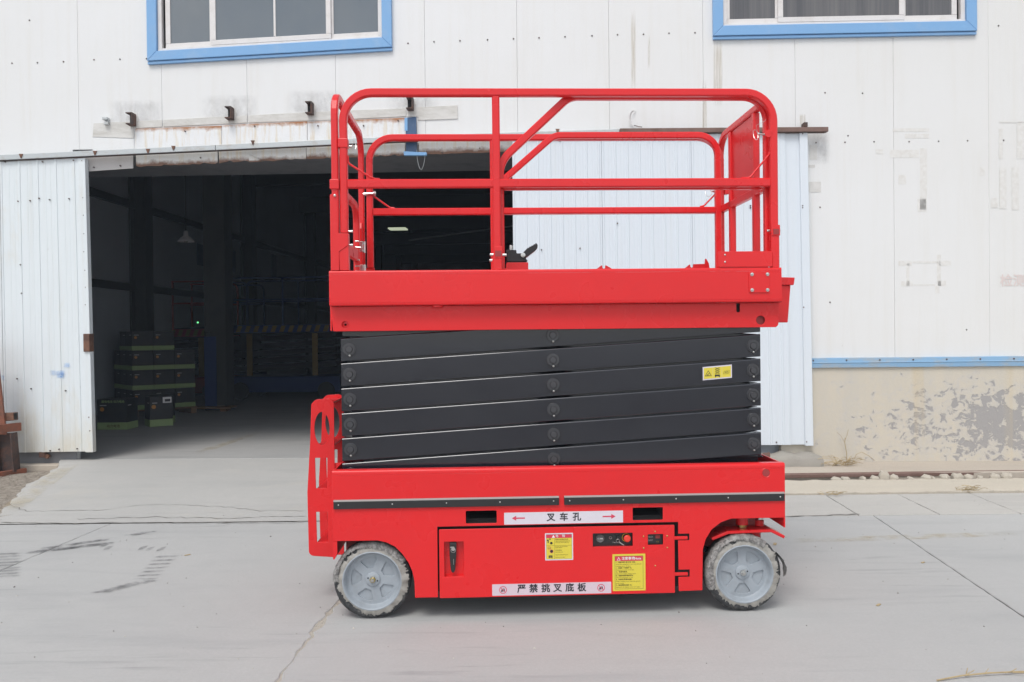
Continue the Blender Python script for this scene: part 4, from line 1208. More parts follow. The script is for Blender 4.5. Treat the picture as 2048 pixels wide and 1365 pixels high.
for dx in (-.8,):
    lg = MB().box(dx - .08, dx + .08, -.07, .07, 0, .56).obj('leg', MAT['rust_dark'], rk, 0.003)

# ================================================================ interior goods
def carton(label, group, loc, rz, w=.36, d=.30, h=.40, white=False):
    t = empty('carton', loc, rz)
    tag(t, label, 'carton', group)
    hb = h * .24
    MB().box(-w / 2, w / 2, -d / 2, d / 2, hb, h).obj('body', MAT['carton_black'], t, 0.004)
    MB().box(-w / 2 - .002, w / 2 + .002, -d / 2 - .002, d / 2 + .002, 0.004, hb - .001).obj('green_band', MAT['carton_green'], t, 0.003)
    MB().box(-w * .4, -w * .18, -d / 2 - .003, -d / 2 - .0015, h * .78, h * .81).box(-w / 2 - .003, -w / 2 - .0015, -d * .4, -d * .1, h * .78, h * .81).box(w / 2 + .0015, w / 2 + .003, -d * .4, -d * .1, h * .78, h * .81).obj('print_bar', MAT['carton_grey'], t)['kind'] = 'stuff'
    m = MB().cyl((-w * .33, -d / 2 - .003, h * .67), (-w * .33, -d / 2 - .001, h * .67), h * .07, 14)
    m.obj('print_spot', MAT['carton_orange'], t)
    return t
def lettered(t, w, d, h, sx=1):
    text('lettering', 'ABSO', -w * .12, h * .90, h * .09, -d / 2 - .003, MAT['carton_green'], t, 0.002)
GC = 'black cartons with green bands on the warehouse floor'
def put(px, py):
    g = ground_at(px, py, RZ); return (g[0], g[1], RZ + .002)
p = put(236, 858); t = carton('lone black carton nearest the doorway edge of the sliding door', GC, p, R(-2), .45, .34, .46)
text('lettering', '超电电池 动力电池', 0.02, .42, .042, -.174, MAT['carton_green'], t, .001)
text('lettering', '动力电池', 0.02, .055, .05, -.1745, MAT['ink_brown'], t, .001)
p = put(302, 852); t = carton('second front carton, half hidden behind the carton with a white label', GC, (p[0] + .0, p[1] + .35, p[2]), R(4), .36, .30, .46)
p = put(318, 852); t = carton('front carton turned cornerwise with a white label on its side', GC, p, R(38), .34, .30, .46)
MB().box(.02, .15, -.1545, -.152, .36, .45).obj('white_label', MAT['ink_white'], t)
MB().box(.05, .13, -.157, -.155, .38, .42).obj('label_print', MAT['ink'], t)
# pallet of cartons
pc = put(304, 838)
PC = Vector((pc[0] - .38, pc[1] + 1.0, RZ + .002)); PR_ = R(41)
pal = empty('pallet', PC, PR_)
tag(pal, 'wooden pallet under the stack of black cartons', 'pallet')
for k in range(7): MB().box(-.55, .55, -.55 + k * .17, -.55 + k * .17 + .10, .10, .12).obj('board', MAT['wood'], pal)
for k in range(3): MB().box(-.55 + k * .5, -.45 + k * .5, -.55, .55, 0.0, .10).obj('bearer', MAT['wood'], pal)
proto = None
rot = Matrix.Rotation(PR_, 3, 'Z')
for lev in range(4):
    n = 3 if lev < 3 else 2
    for i in range(3):
        for j in range(3):
            if i not in (0, 2) and j != 0 and lev < 3: continue
            if lev == 3 and not (j == 0 or i == 0): continue
            if lev == 3 and (i == 2 or j == 2): continue
            off = rot @ Vector((-.36 + i * .36, -.36 + j * .36, .122 + lev * .342))
            lv = ('bottom', 'second', 'third', 'top')[lev]
            wh = {(0, 0): 'at the front corner', (1, 0): 'middle of the right-hand face', (2, 0): 'far end of the right-hand face', (0, 1): 'middle of the left-hand face', (0, 2): 'far end of the left-hand face'}.get((i, j))
            lab = 'black carton %s in the %s layer of the pallet stack' % (wh, lv) if wh else 'black carton at the hidden back of the pallet stack'
            if lev == 3: lab = {(0, 0): 'topmost black carton at the front corner of the stack', (1, 0): 'topmost black carton on the right of the stack', (0, 1): 'topmost black carton on the left of the stack'}[(i, j)]
            loc = PC + off
            if proto is None:
                proto = carton(lab, 'cartons stacked on the pallet', loc, PR_, .35, .35, .338); c = proto
            else:
                c = copy_tree(proto); c.location = loc; c['label'] = lab
# dark tarpaulin-covered pile and grey cabinet against the left side
gx, gy = ground_at(196, 845, RZ)
m = MB(); vs = []
N1, N2 = 22, 12
rnd = random.Random(4)
for j in range(N2 + 1):
    f = j / N2
    for i in range(N1):
        a = 2 * math.pi * i / N1
        r = (1 - .35 * f) * (1 + .12 * math.sin(3 * a + 5 * f) + rnd.uniform(-.05, .05)) * (1 if j < N2 else .4)
        vs.append((.45 * r * math.cos(a), .4 * r * math.sin(a), 1.25 * f))
m.add(vs, [(j * N1 + i, j * N1 + (i + 1) % N1, (j + 1) * N1 + (i + 1) % N1, (j + 1) * N1 + i) for j in range(N2) for i in range(N1)] + [tuple(range(N2 * N1, N2 * N1 + N1))])
o = m.obj('covered_pile', MAT['rubber'], None, 0, 60); o.location = (gx - .25, gy + 2.2, RZ)
tag(o, 'dark sheet-covered pile beside the stacked cartons', 'covered pile')
# yellow-edged board lying on the floor
gx, gy = ground_at(412, 826, RZ)
o = MB().box(-.6, .45, -.2, .2, .06, .085).box(-.5, -.4, -.15, .15, 0, .06).box(.25, .35, -.15, .15, 0, .06).obj('floor_board', MAT['wood'], None, .002); o.location = (gx - .05, gy + .3, RZ + .002)
tag(o, 'low wooden board on blocks right of the pallet stack', 'board')

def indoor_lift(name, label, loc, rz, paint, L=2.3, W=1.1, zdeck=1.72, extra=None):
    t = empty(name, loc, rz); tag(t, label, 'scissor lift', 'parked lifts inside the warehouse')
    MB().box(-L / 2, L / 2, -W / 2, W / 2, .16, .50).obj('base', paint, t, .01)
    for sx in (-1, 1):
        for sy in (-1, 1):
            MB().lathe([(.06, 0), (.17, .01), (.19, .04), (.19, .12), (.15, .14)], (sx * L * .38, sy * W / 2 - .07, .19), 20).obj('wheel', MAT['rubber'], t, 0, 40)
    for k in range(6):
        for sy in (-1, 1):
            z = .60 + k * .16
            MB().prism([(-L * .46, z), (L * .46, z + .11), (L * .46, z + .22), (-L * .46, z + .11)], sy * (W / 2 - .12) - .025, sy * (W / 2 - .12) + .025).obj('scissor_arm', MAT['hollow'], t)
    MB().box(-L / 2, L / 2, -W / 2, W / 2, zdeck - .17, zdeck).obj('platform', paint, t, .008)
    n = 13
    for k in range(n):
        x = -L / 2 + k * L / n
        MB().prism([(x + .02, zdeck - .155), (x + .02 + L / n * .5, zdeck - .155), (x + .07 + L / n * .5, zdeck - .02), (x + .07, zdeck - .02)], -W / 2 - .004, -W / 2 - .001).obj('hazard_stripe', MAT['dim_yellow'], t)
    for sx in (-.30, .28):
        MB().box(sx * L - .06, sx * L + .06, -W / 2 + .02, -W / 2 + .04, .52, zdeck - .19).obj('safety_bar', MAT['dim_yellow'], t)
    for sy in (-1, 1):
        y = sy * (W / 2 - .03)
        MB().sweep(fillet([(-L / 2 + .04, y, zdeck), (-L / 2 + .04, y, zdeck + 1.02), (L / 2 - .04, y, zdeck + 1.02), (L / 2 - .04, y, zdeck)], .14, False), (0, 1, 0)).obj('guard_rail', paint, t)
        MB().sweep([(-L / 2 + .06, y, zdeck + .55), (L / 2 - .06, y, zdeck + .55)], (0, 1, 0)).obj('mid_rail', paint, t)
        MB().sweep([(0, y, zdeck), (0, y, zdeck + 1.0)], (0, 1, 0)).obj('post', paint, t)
    if extra: extra(t, L, W, zdeck)
    return t
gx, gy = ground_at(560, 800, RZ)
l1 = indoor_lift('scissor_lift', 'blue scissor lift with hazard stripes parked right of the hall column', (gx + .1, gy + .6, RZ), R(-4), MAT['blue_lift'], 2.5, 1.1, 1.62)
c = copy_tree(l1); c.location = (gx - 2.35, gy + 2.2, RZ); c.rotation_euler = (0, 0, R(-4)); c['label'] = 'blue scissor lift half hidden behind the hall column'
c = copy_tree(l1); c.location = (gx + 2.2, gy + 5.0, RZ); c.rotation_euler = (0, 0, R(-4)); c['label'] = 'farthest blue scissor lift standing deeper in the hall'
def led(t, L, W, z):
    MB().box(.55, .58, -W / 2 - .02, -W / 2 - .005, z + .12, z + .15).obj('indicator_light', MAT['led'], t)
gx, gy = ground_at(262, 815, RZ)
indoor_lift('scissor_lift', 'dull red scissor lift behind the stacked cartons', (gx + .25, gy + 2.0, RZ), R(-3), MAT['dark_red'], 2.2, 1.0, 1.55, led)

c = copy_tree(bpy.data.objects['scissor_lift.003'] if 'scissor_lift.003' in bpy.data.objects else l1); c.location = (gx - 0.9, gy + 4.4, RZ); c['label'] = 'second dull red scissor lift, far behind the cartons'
for px, py, w_, h_ in ((466, 523, .35, .55), (548, 533, .45, .7), (627, 548, .4, .6), (400, 510, .35, .5)):
    d = ray(px, py); d = Vector((d.dot(WALL_E), d.dot(WALL_N), d.z)); k_ = (IN_L + .012 - (Vector((0, -WALL_Y, 0))).dot(WALL_E)) / d.x
    y_ = -WALL_Y * math.cos(WALL_YAW) + d.y * k_; z_ = EYE + d.z * k_
    MB().box(IN_L + .003, IN_L + .014, y_ - w_ / 2, y_ + w_ / 2, z_ - h_ / 2, z_ + h_ / 2).obj('wall_poster', MAT['blue_dark'], bld)
# pendant lamp over the cartons
lp = inside(372, 484, 5.5)
wpos = c0 + WALL_E * lp[0] + WALL_N * lp[1]
pl = empty('pendant_lamp', (wpos.x, wpos.y, lp[2]))
tag(pl, 'metal dome pendant lamp hanging above the cartons', 'lamp')
MB().lathe([(.012, .20), (.035, .19), (.045, .11), (.09, .075), (.145, .012), (.148, 0.0), (.140, 0.004), (.085, .06), (.03, .09)], (0, 0, 0), 28, 'z', False).obj('shade', MAT['lamp_metal'], pl, 0, 60)
MB().cyl((0, 0, .19), (0, 0, 1.6), .008, 6).obj('cord', MAT['black'], pl)
MB().lathe([(.03, .05), (.045, .02), (.03, -.01), (.004, -.02)], (0, 0, 0), 16, 'z').obj('bulb', MAT['dial_light'], pl, 0, 80)

# ================================================================ THE RED SCISSOR LIFT
lift = empty('scissor_lift', LIFT_O, LIFT_YAW)
tag(lift, 'red scissor lift with black folded arms parked before the warehouse doorway', 'scissor lift')
RED = MAT['red']
W = 1.05
# ---- chassis
out = [(-1.197, .790), (-1.197, .425), (-.965, .424)]
arcL = [(-.965, .424), (-.92, .413), (-.875, .390), (-.838, .352), (-.806, .305), (-.785, .255), (-.776, .205), (-.774, .119)]
arcR = [(.748, .124), (.752, .340), (.768, .395), (.800, .446), (.850, .483), (.905, .502)]
out = [(-1.197, .425)] + arcL + [(-.653, .119), (-.653, .490), (.621, .490), (.621, .427), (.681, .427), (.681, .391), (.621, .391), (.621, .236), (.681, .236), (.681, .197), (.621, .197), (.621, .122)] + arcR + [(1.197, .502), (1.197, .7675), (-1.197, .7675)]
pk1, pk2 = rect(-.503, -.341, .503, .570, .006), rect(.379, .540, .503, .570, .006)
side = plate('chassis_side', out, [pk1, pk2], 0.0, 0.008, RED, lift, 0.0015)
side2 = dup(side, lift, (0, W - 0.008, 0))
# rolled top edges
def rolled(y0, zt, x0, x1, r=.014, depth=.048, t=.006, dn=.012, up=1):
    def arc(rr, a0, a1, n=5): return [(y0 + r - rr * math.cos(R(a0 + (a1 - a0) * k / n)), zt - up * (r - rr * math.sin(R(a0 + (a1 - a0) * k / n)))) for k in range(n + 1)]
    return MB().prism([(y0, zt - up * (r + dn))] + arc(r, 0, 90) + [(y0 + depth, zt), (y0 + depth, zt - up * t)] + arc(r - t, 90, 0) + [(y0 + t, zt - up * (r + dn))], x0, x1, 'x').obj('rolled_edge', RED, lift, 0, 35)
rolled(0.0, .794, -1.197, 1.197)
MB().box(-1.192, 1.192, W - .0485, W - .0085, .759, .767).obj('chassis_flange', RED, lift, 0.002)
# end plates
MB().box(-1.197, -1.189, .009, W - .009, .330, .790).obj('end_plate', RED, lift, 0.002)
MB().box(1.189, 1.197, .009, W - .009, .450, .790).obj('end_plate', RED, lift, 0.002)
MB().prism([(-1.197, .424), (-1.197, .330), (-1.1895, .330), (-1.175, .36), (-1.175, .424)], .0, .0085).obj('end_flange', RED, lift)
MB().prism([(1.197, .502), (1.197, .450), (1.1895, .450), (1.1895, .502)], .0, .0085).obj('end_flange', RED, lift)
# inner body and chassis floor
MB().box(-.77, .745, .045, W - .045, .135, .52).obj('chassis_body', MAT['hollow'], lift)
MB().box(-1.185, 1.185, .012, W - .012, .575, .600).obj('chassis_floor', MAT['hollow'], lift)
MB().box(-1.17, -.775, .24, W - .24, .17, .56).obj('axle_beam', MAT['dark_red'], lift, .01)
MB().box(.76, 1.17, .30, W - .30, .2, .55).obj('axle_beam', MAT['dark_red'], lift, .01)
# fork pockets
for x0, x1 in ((-.503, -.341), (.379, .540)):
    m = MB().box(x0 - .004, x1 + .004, .009, .30, .499, .503).box(x0 - .004, x1 + .004, .009, .30, .570, .574).box(x0 - .006, x0 - .002, .009, .30, .503, .57).box(x1 + .002, x1 + .006, .009, .30, .503, .57).box(x0, x1, .29, .30, .503, .57)
    m.obj('fork_pocket', MAT['hollow'], lift)['kind'] = 'stuff'
# plugged hole
MB().lathe([(.0, .0), (.020, .0)], (1.095, -.001, .743), 20).obj('plug', MAT['dark_red'], lift)
MB().lathe([(.022, .0), (.024, -.0015), (.026, 0.0)], (1.095, 0, .743), 24, 'y', False).obj('plug_rim', RED, lift)
# cylinder cap and bolt at the right end of the chassis top
MB().lathe([(.042, .0), (.042, .055), (.038, .062)], (.985, .30, .765), 24, 'z').obj('cylinder_cap', RED, lift, .002, 40)
MB().lathe([(.036, .0), (.036, .006)], (.985, .30, .828), 24, 'z').obj('cap_lid', MAT['zinc'], lift, .001, 40)
MB().cyl((1.09, .22, .78), (1.09, .22, .83), .012, 6).obj('bolt', MAT['zinc'], lift, .002)
MB().prism([(.80, .80), (.93, .845), (1.0, .845), (1.0, .82), (.93, .82), (.82, .79)], .42, .43).obj('guide_plate', RED, lift, .002)
# ---- bumper strips
for x0, x1, riv in ((-1.190, -.012, (-1.164, -.885, -.603, -.323, -.041)), (.015, 1.191, (.044, .328, .608, .887, 1.167))):
    m = MB().prism([(0.0, .594), (-.012, .594), (-.012, .631), (0.0, .634)], x0, x1, 'x')
    bs = m.obj('bumper_strip', MAT['rubber'], lift, .002)
    MB().prism([(0.0, .6345), (-.0125, .6318), (-.0125, .6355), (-.004, .641), (0.0, .641)], x0, x1, 'x').obj('strip_edge', MAT['strip_lip'], bs, .001)
    for x in riv:
        MB().lathe([(.0, -.0035), (.0025, -.003), (.0042, 0.0)], (x, -.0122, .616), 10).obj('rivet', MAT['zinc'], bs, 0, 80)
# ---- access door
lr = rect(-.618, -.516, .226, .411, .004)
cr = rect(.165, .377, .366, .439, .005)
gr_ = rect(.457, .539, .372, .430, .004)
door = plate('access_door', rect(-.644, .600, .115, .476, .004), [lr, cr, gr_], -.004, .006, RED, lift, 0.0015)
door['label'] = 'red access door with controls and stickers'
MB().box(-.63, .59, .033, .038, .118, .470).obj('door_lining', MAT['hollow'], door)
m = MB().box(-.622, -.512, .004, .009, .222, .415)
m = MB().quad((-.619, .030, .225), (-.515, .030, .225), (-.515, .030, .412), (-.619, .030, .412)).quad((-.619, .0025, .225), (-.515, .0025, .225), (-.515, .03, .225), (-.619, .03, .225)).quad((-.619, .0025, .412), (-.515, .0025, .412), (-.515, .03, .412), (-.619, .03, .412)).quad((-.619, .0025, .225), (-.619, .03, .225), (-.619, .03, .412), (-.619, .0025, .412)).quad((-.515, .0025, .225), (-.515, .03, .225), (-.515, .03, .412), (-.515, .0025, .412))
m.obj('latch_recess', RED, door)
lh = MB().prism(fillet([(-.590, .405), (-.553, .405), (-.555, .340), (-.562, .262), (-.569, .247), (-.579, .247), (-.585, .262), (-.591, .340)], .006), -.002, .022).obj('latch_handle', MAT['black'], door, .003)
MB().cyl((-.571, -.004, .372), (-.571, .0, .372), .010, 12).obj('latch_lock', MAT['zinc'], door)
MB().wire([(-.571 + .012 * math.cos(R(a)), -.007, .366 + .012 * math.sin(R(a))) for a in range(0, 361, 30)], .0013, 5).obj('key_ring', MAT['zinc'], door)
MB().box(-.586, -.566, -.009, -.0075, .379, .386).obj('key', MAT['zinc'], door)
MB().box(-.5705, -.5685, -.006, -.004, .29, .32).obj('key_tag', MAT['zinc'], door)
# control recess
m = MB().quad((.163, .022, .364), (.379, .022, .364), (.379, .022, .441), (.163, .022, .441)); cp = m.obj('control_panel', MAT['black'], door)
MB().quad((.163, .0025, .3645), (.379, .0025, .3645), (.379, .022, .3645), (.163, .022, .3645)).obj('recess_sill', RED, door)
MB().lathe([(.0, -.004), (.018, -.004), (.021, -.006), (.024, 0.0)], (.207, .022, .407), 24).obj('hour_meter', MAT['dial'], door, 0, 50)
MB().box(.193, .222, .0165, .0172, .402, .4095).obj('meter_window', MAT['dial_light'], door)
MB().box(.197, .206, .0160, .0163, .404, .4075).obj('meter_digits', MAT['ink'], door)
MB().lathe([(.0045, .0), (.0065, -.002), (.0085, 0.0)], (.263, .0215, .408), 18, 'y', False).obj('socket_ring', MAT['zinc'], door)
MB().lathe([(.0, -.007), (.012, -.006), (.014, 0.0)], (.305, .022, .409), 18).obj('key_switch', MAT['black'], door, 0, 50)
MB().wire([(.300 + .009 * math.cos(R(a)), .012, .394 + .009 * math.sin(R(a))) for a in range(0, 361, 30)], .0009, 5).obj('key_ring', MAT['zinc'], door)
MB().prism([(.306, .386), (.318, .376), (.333, .368), (.334, .372), (.320, .381), (.309, .390)], .008, .0095).obj('key', MAT['zinc'], door)
MB().lathe([(.0, -.028), (.014, -.027), (.0185, -.022), (.0185, -.014), (.010, -.012), (.010, 0.0)], (.365, .022, .4065), 22).obj('stop_button', MAT['button'], door, 0, 40).location = (-.016, 0, 0)
MB().lathe([(.019, .0), (.021, -.003), (.023, 0.0)], (.346, .0215, .408), 22, 'y', False).obj('button_collar', MAT['hazard_yellow'], door)
text('panel_marks', '⊡ ▬  ▬', .288, .3835, .008, .0213, MAT['dial_light'], door)
# charger window and its cover plate
MB().quad((.455, .014, .370), (.541, .014, .370), (.541, .014, .432), (.455, .014, .432)).obj('charger_display', MAT['black'], door)
MB().box(.502, .526, .0128, .0135, .402, .419).obj('display_window', MAT['dark_red'], door)
text('display_marks', '1 2', .512, .384, .009, .0133, MAT['hazard_yellow'], door)
text('display_lettering', '电量显示', .475, .410, .010, .0133, MAT['dial_light'], door, 0, 'CENTER', .028)
text('display_lettering', '指示灯', .475, .392, .010, .0133, MAT['dial_light'], door, 0, 'CENTER', .026)
plate('cover_plate', rect(.449, .549, .301, .431, .004), [rect(.457, .539, .372, .4295, .003)], -.0055, .0015, RED, door, 0.0004)
for x, z in ((.435, .418), (.497, .443), (.561, .418), (.435, .356), (.561, .356), (.496, .261)):
    MB().lathe([(.0, -.003), (.003, -.0026), (.0045, 0)], (x, -.004, z), 10).obj('screw', MAT['brass'], door, 0, 80)
for z in (.404, .212):
    MB().box(.598, .672, -.001, .010, z - .009, z + .009).obj('hinge', RED, lift, .004)
    MB().box(.620, .682, .012, .016, z - .02, z + .026).obj('hinge_recess', MAT['hollow'], lift)

# ---- stickers
def sticker(name, x0, x1, z0, z1, y, mat, label=None, parent=lift, rot=None):
    o = plate(name, rect(x0, x1, z0, z1, .002), [], y - .0007, .0006, mat, parent, 0.0)
    if label: o['label'] = label
    return o
s1 = sticker('notice_sticker', -.302, .327, .494, .557, 0.0, MAT['sticker_white'], 'white sticker with three black characters and two red arrows')
for ch, x in zip('叉车孔', (-.055, .013, .082)):
    text('lettering', ch, x, .5265, .046, -.0012, MAT['ink'], s1, .0012)
for sg, xc in ((-1, -.2265), (1, .2525)):
    pts_ = [(xc + sg * .035, .527), (xc + sg * .012, .540), (xc + sg * .012, .5305), (xc - sg * .034, .5305), (xc - sg * .034, .5235), (xc + sg * .012, .5235), (xc + sg * .012, .514)]
    MB().add([(p[0], -.0012, p[1]) for p in pts_], [tuple(range(7))]).obj('arrow', MAT['ink_red'], s1)
s2 = sticker('notice_sticker', -.369, .260, .1215, .182, -.004, MAT['sticker_pink'], 'pale pink sticker with six black characters and two prohibition signs')
for ch, x in zip('严禁挑叉底板', (-.214, -.151, -.087, -.024, .040, .104)):
    text('lettering', ch, x, .1535, .047, -.0052, MAT['ink'], s2, .0012)
for xc in (-.312, .206):
    m = MB()
    n = 24
    vs = []
    for k in range(n):
        a = 2 * math.pi * k / n
        vs += [(xc + .020 * math.cos(a), -.0054, .1515 + .020 * math.sin(a)), (xc + .0165 * math.cos(a), -.0054, .1515 + .0165 * math.sin(a))]
    m.add(vs, [(2 * k, (2 * k + 2) % (2 * n), (2 * k + 3) % (2 * n), 2 * k + 1) for k in range(n)])
    m.add([(xc - .0135, -.0054, .1625), (xc - .0115, -.0054, .1645), (xc + .0135, -.0054, .1405), (xc + .0115, -.0054, .1385)], [(0, 1, 2, 3)])
    o = m.obj('prohibition_sign', MAT['ink_red'], s2); o['kind'] = 'stuff'
    m = MB().add([(xc - .010, -.0050, .141), (xc - .003, -.0050, .141), (xc + .001, -.0050, .152), (xc - .004, -.0050, .160), (xc - .009, -.0050, .150)], [(0, 1, 2, 3, 4)])
    m.add([(xc + .002, -.0050, .142), (xc + .010, -.0050, .145), (xc + .008, -.0050, .157), (xc + .003, -.0050, .162)], [(0, 1, 2, 3)])
    o = m.obj('pictogram', MAT['ink'], s2); o['kind'] = 'stuff'
# danger sticker
s3 = sticker('warning_sticker', -.088, .060, .302, .445, -.004, MAT['sticker_white'], 'yellow danger sticker with red heading')
Y3 = -.0054
def flat(name, x0, x1, z0, z1, y, mat, parent):
    return MB().quad((x0, y, z0), (x1, y, z0), (x1, y, z1), (x0, y, z1)).obj(name, mat, parent)
flat('backing', -.082, .054, .308, .439, -.0049, MAT['ink_brown'], s3)
flat('yellow_field', -.081, .053, .309, .419, Y3, MAT['yellow'], s3)
flat('red_heading', -.081, .053, .4195, .438, Y3, MAT['sticker_red'], s3)
MB().add([(-.052, -.0058, .4215), (-.035, -.0058, .4215), (-.0435, -.0058, .4365)], [(0, 1, 2)]).obj('triangle', MAT['ink_white'], s3)
text('lettering', '危', -.024, .4295, .0155, -.0058, MAT['ink_white'], s3, .0002)
text('lettering', '险', .010, .4295, .0155, -.0058, MAT['ink_white'], s3, .0002)
flat('rule', -.0385, -.0375, .309, .419, -.0058, MAT['ink_brown'], s3); flat('rule', -.081, .053, .3795, .3805, -.0058, MAT['ink_brown'], s3)
for i, (z, tx, h) in enumerate(((.411, '倾翻和碰撞的危险', .0085), (.402, '设备运行前请检查轮胎地面及周围', .0052), (.395, '不要在斜坡上使用本设备及平台', .0052), (.374, '禁止烟火, 禁止明火靠近电瓶', .0052), (.368, '充电时保持通风', .0052), (.354, '挤压危险', .0085), (.344, '禁止将手伸入剪叉', .0052), (.330, '使用前请仔细阅读操作说明书', .0052), (.317, '未经培训人员不得操作', .0052))):
    text('lettering', tx, -.034, z, h, -.0058, MAT['ink_brown'], s3, 0, 'LEFT')
for (x, z, r) in ((-.073, .408, .005), (-.062, .414, .004), (-.055, .393, .007), (-.054, .35, .008)):
    MB().lathe([(.0, 0), (r, 0)], (x, -.0058, z), 10).obj('pictogram', MAT['ink'], s3)
flat('pictogram', -.074, -.069, .394, .404, -.0058, MAT['ink'], s3)
for x, z in ((-.066, .367), (-.054, .350)):
    MB().lathe([(.0078, 0), (.0095, 0)], (x, -.0061, z), 16, 'y', False).obj('pictogram', MAT['ink_red'], s3)
flat('pictogram', -.072, -.058, .3655, .3685, -.0060, MAT['ink_brown'], s3)
m = MB().add([(-.070, -.0058, .313), (-.060, -.0058, .316), (-.060, -.0058, .330), (-.070, -.0058, .327)], [(0, 1, 2, 3)]).add([(-.059, -.0058, .316), (-.049, -.0058, .313), (-.049, -.0058, .327), (-.059, -.0058, .330)], [(0, 1, 2, 3)])
o = m.obj('pictogram', MAT['ink_brown'], s3); o['kind'] = 'stuff'
# note sticker
s4 = sticker('warning_sticker', .268, .443, .132, .327, -.0042, MAT['yellow'], 'large yellow note sticker with red heading')
flat('border_line', .280, .431, .142, .317, -.0052, MAT['ink_brown'], s4)
flat('yellow_field', .2815, .4295, .1435, .290, -.0055, MAT['yellow'], s4)
flat('red_heading', .2815, .4295, .2905, .3155, -.0055, MAT['sticker_red'], s4)
MB().add([(.291, -.0058, .294), (.311, -.0058, .294), (.301, -.0058, .312)], [(0, 1, 2)]).obj('triangle', MAT['ink_white'], s4)
MB().add([(.2945, -.0060, .296), (.3075, -.0060, .296), (.301, -.0060, .3075)], [(0, 1, 2)]).obj('triangle', MAT['sticker_red'], s4)
text('lettering', '注意事项', .351, .3032, .0172, -.0060, MAT['ink_white'], s4, .0003)
text('lettering', 'Note', .402, .3025, .0172, -.0060, MAT['ink_white'], s4, .0003)
for i, (tx, wd) in enumerate((('一、设备不用时, 需15天充一次电。', .105), ('When the equipment is not used, Should', .136), ('charging every 15 days.', .080), ('二、设备每一个月保养一次。', .085), ('Maintenance every 3 months.', .098), ('三、检查电瓶液。', .062), ('Check the battery charge liquid.', .108), ('四、检查所有部件螺丝松动。', .092), ('Check all body bolts or not.', .092), ('五、充电时必须切断总电源。', .085), ('When charging must cease the general', .130), ('power supply.', .044), ('六、液压油每两年更换一次。', .085), ('Hydraulic oil replace every two years.', .130))):
    text('lettering', tx, .2845, .2835 - i * .0101, .0088 if i in (0, 3, 5, 7, 9, 12) else .0092, -.0058, MAT['ink_brown'], s4, .0002 if i in (0, 3, 5, 7, 9, 12) else 0, 'LEFT', wd)

# ---- ladder at the left end
def lad(y, name='ladder_side'):
    o = [(-1.393, .262), (-1.250, .250), (-1.243, .60), (-1.243, 1.120), (-1.262, 1.145), (-1.345, 1.140), (-1.369, 1.115), (-1.378, .9), (-1.397, .62)]
    o = fillet(o, [.03, .0, .0, .02, .03, .03, .02, .1, .1])
    hl = [fillet([(-1.349, .640), (-1.287, .640), (-1.283, .812), (-1.352, .812)], .003), fillet([(-1.347, .337), (-1.284, .337), (-1.286, .508), (-1.350, .508)], .003), circ(-1.311, .976, .094, 32, .45)]
    return plate(name, o, hl, y, .008, RED, lad_o, .001)
lad_o = empty('ladder'); lad_o.parent = lift
lad(.34); lad(.672)
for z, x0, x1 in ((.337, -1.350, -1.262), (.640, -1.349, -1.262), (.885, -1.345, -1.25), (1.128, -1.335, -1.25)):
    MB().box(x0, x1, .349, .671, z - .012, z - .004).box(x0, x0 + .006, .349, .671, z - .035, z - .012).obj('rung', RED, lad_o, .002)
MB().box(-1.245, -1.198, .352, .36, .26, .78).obj('ladder_bracket', RED, lift, .002)
MB().box(-1.245, -1.198, .665, .671, .26, .78).obj('ladder_bracket', RED, lift, .002)

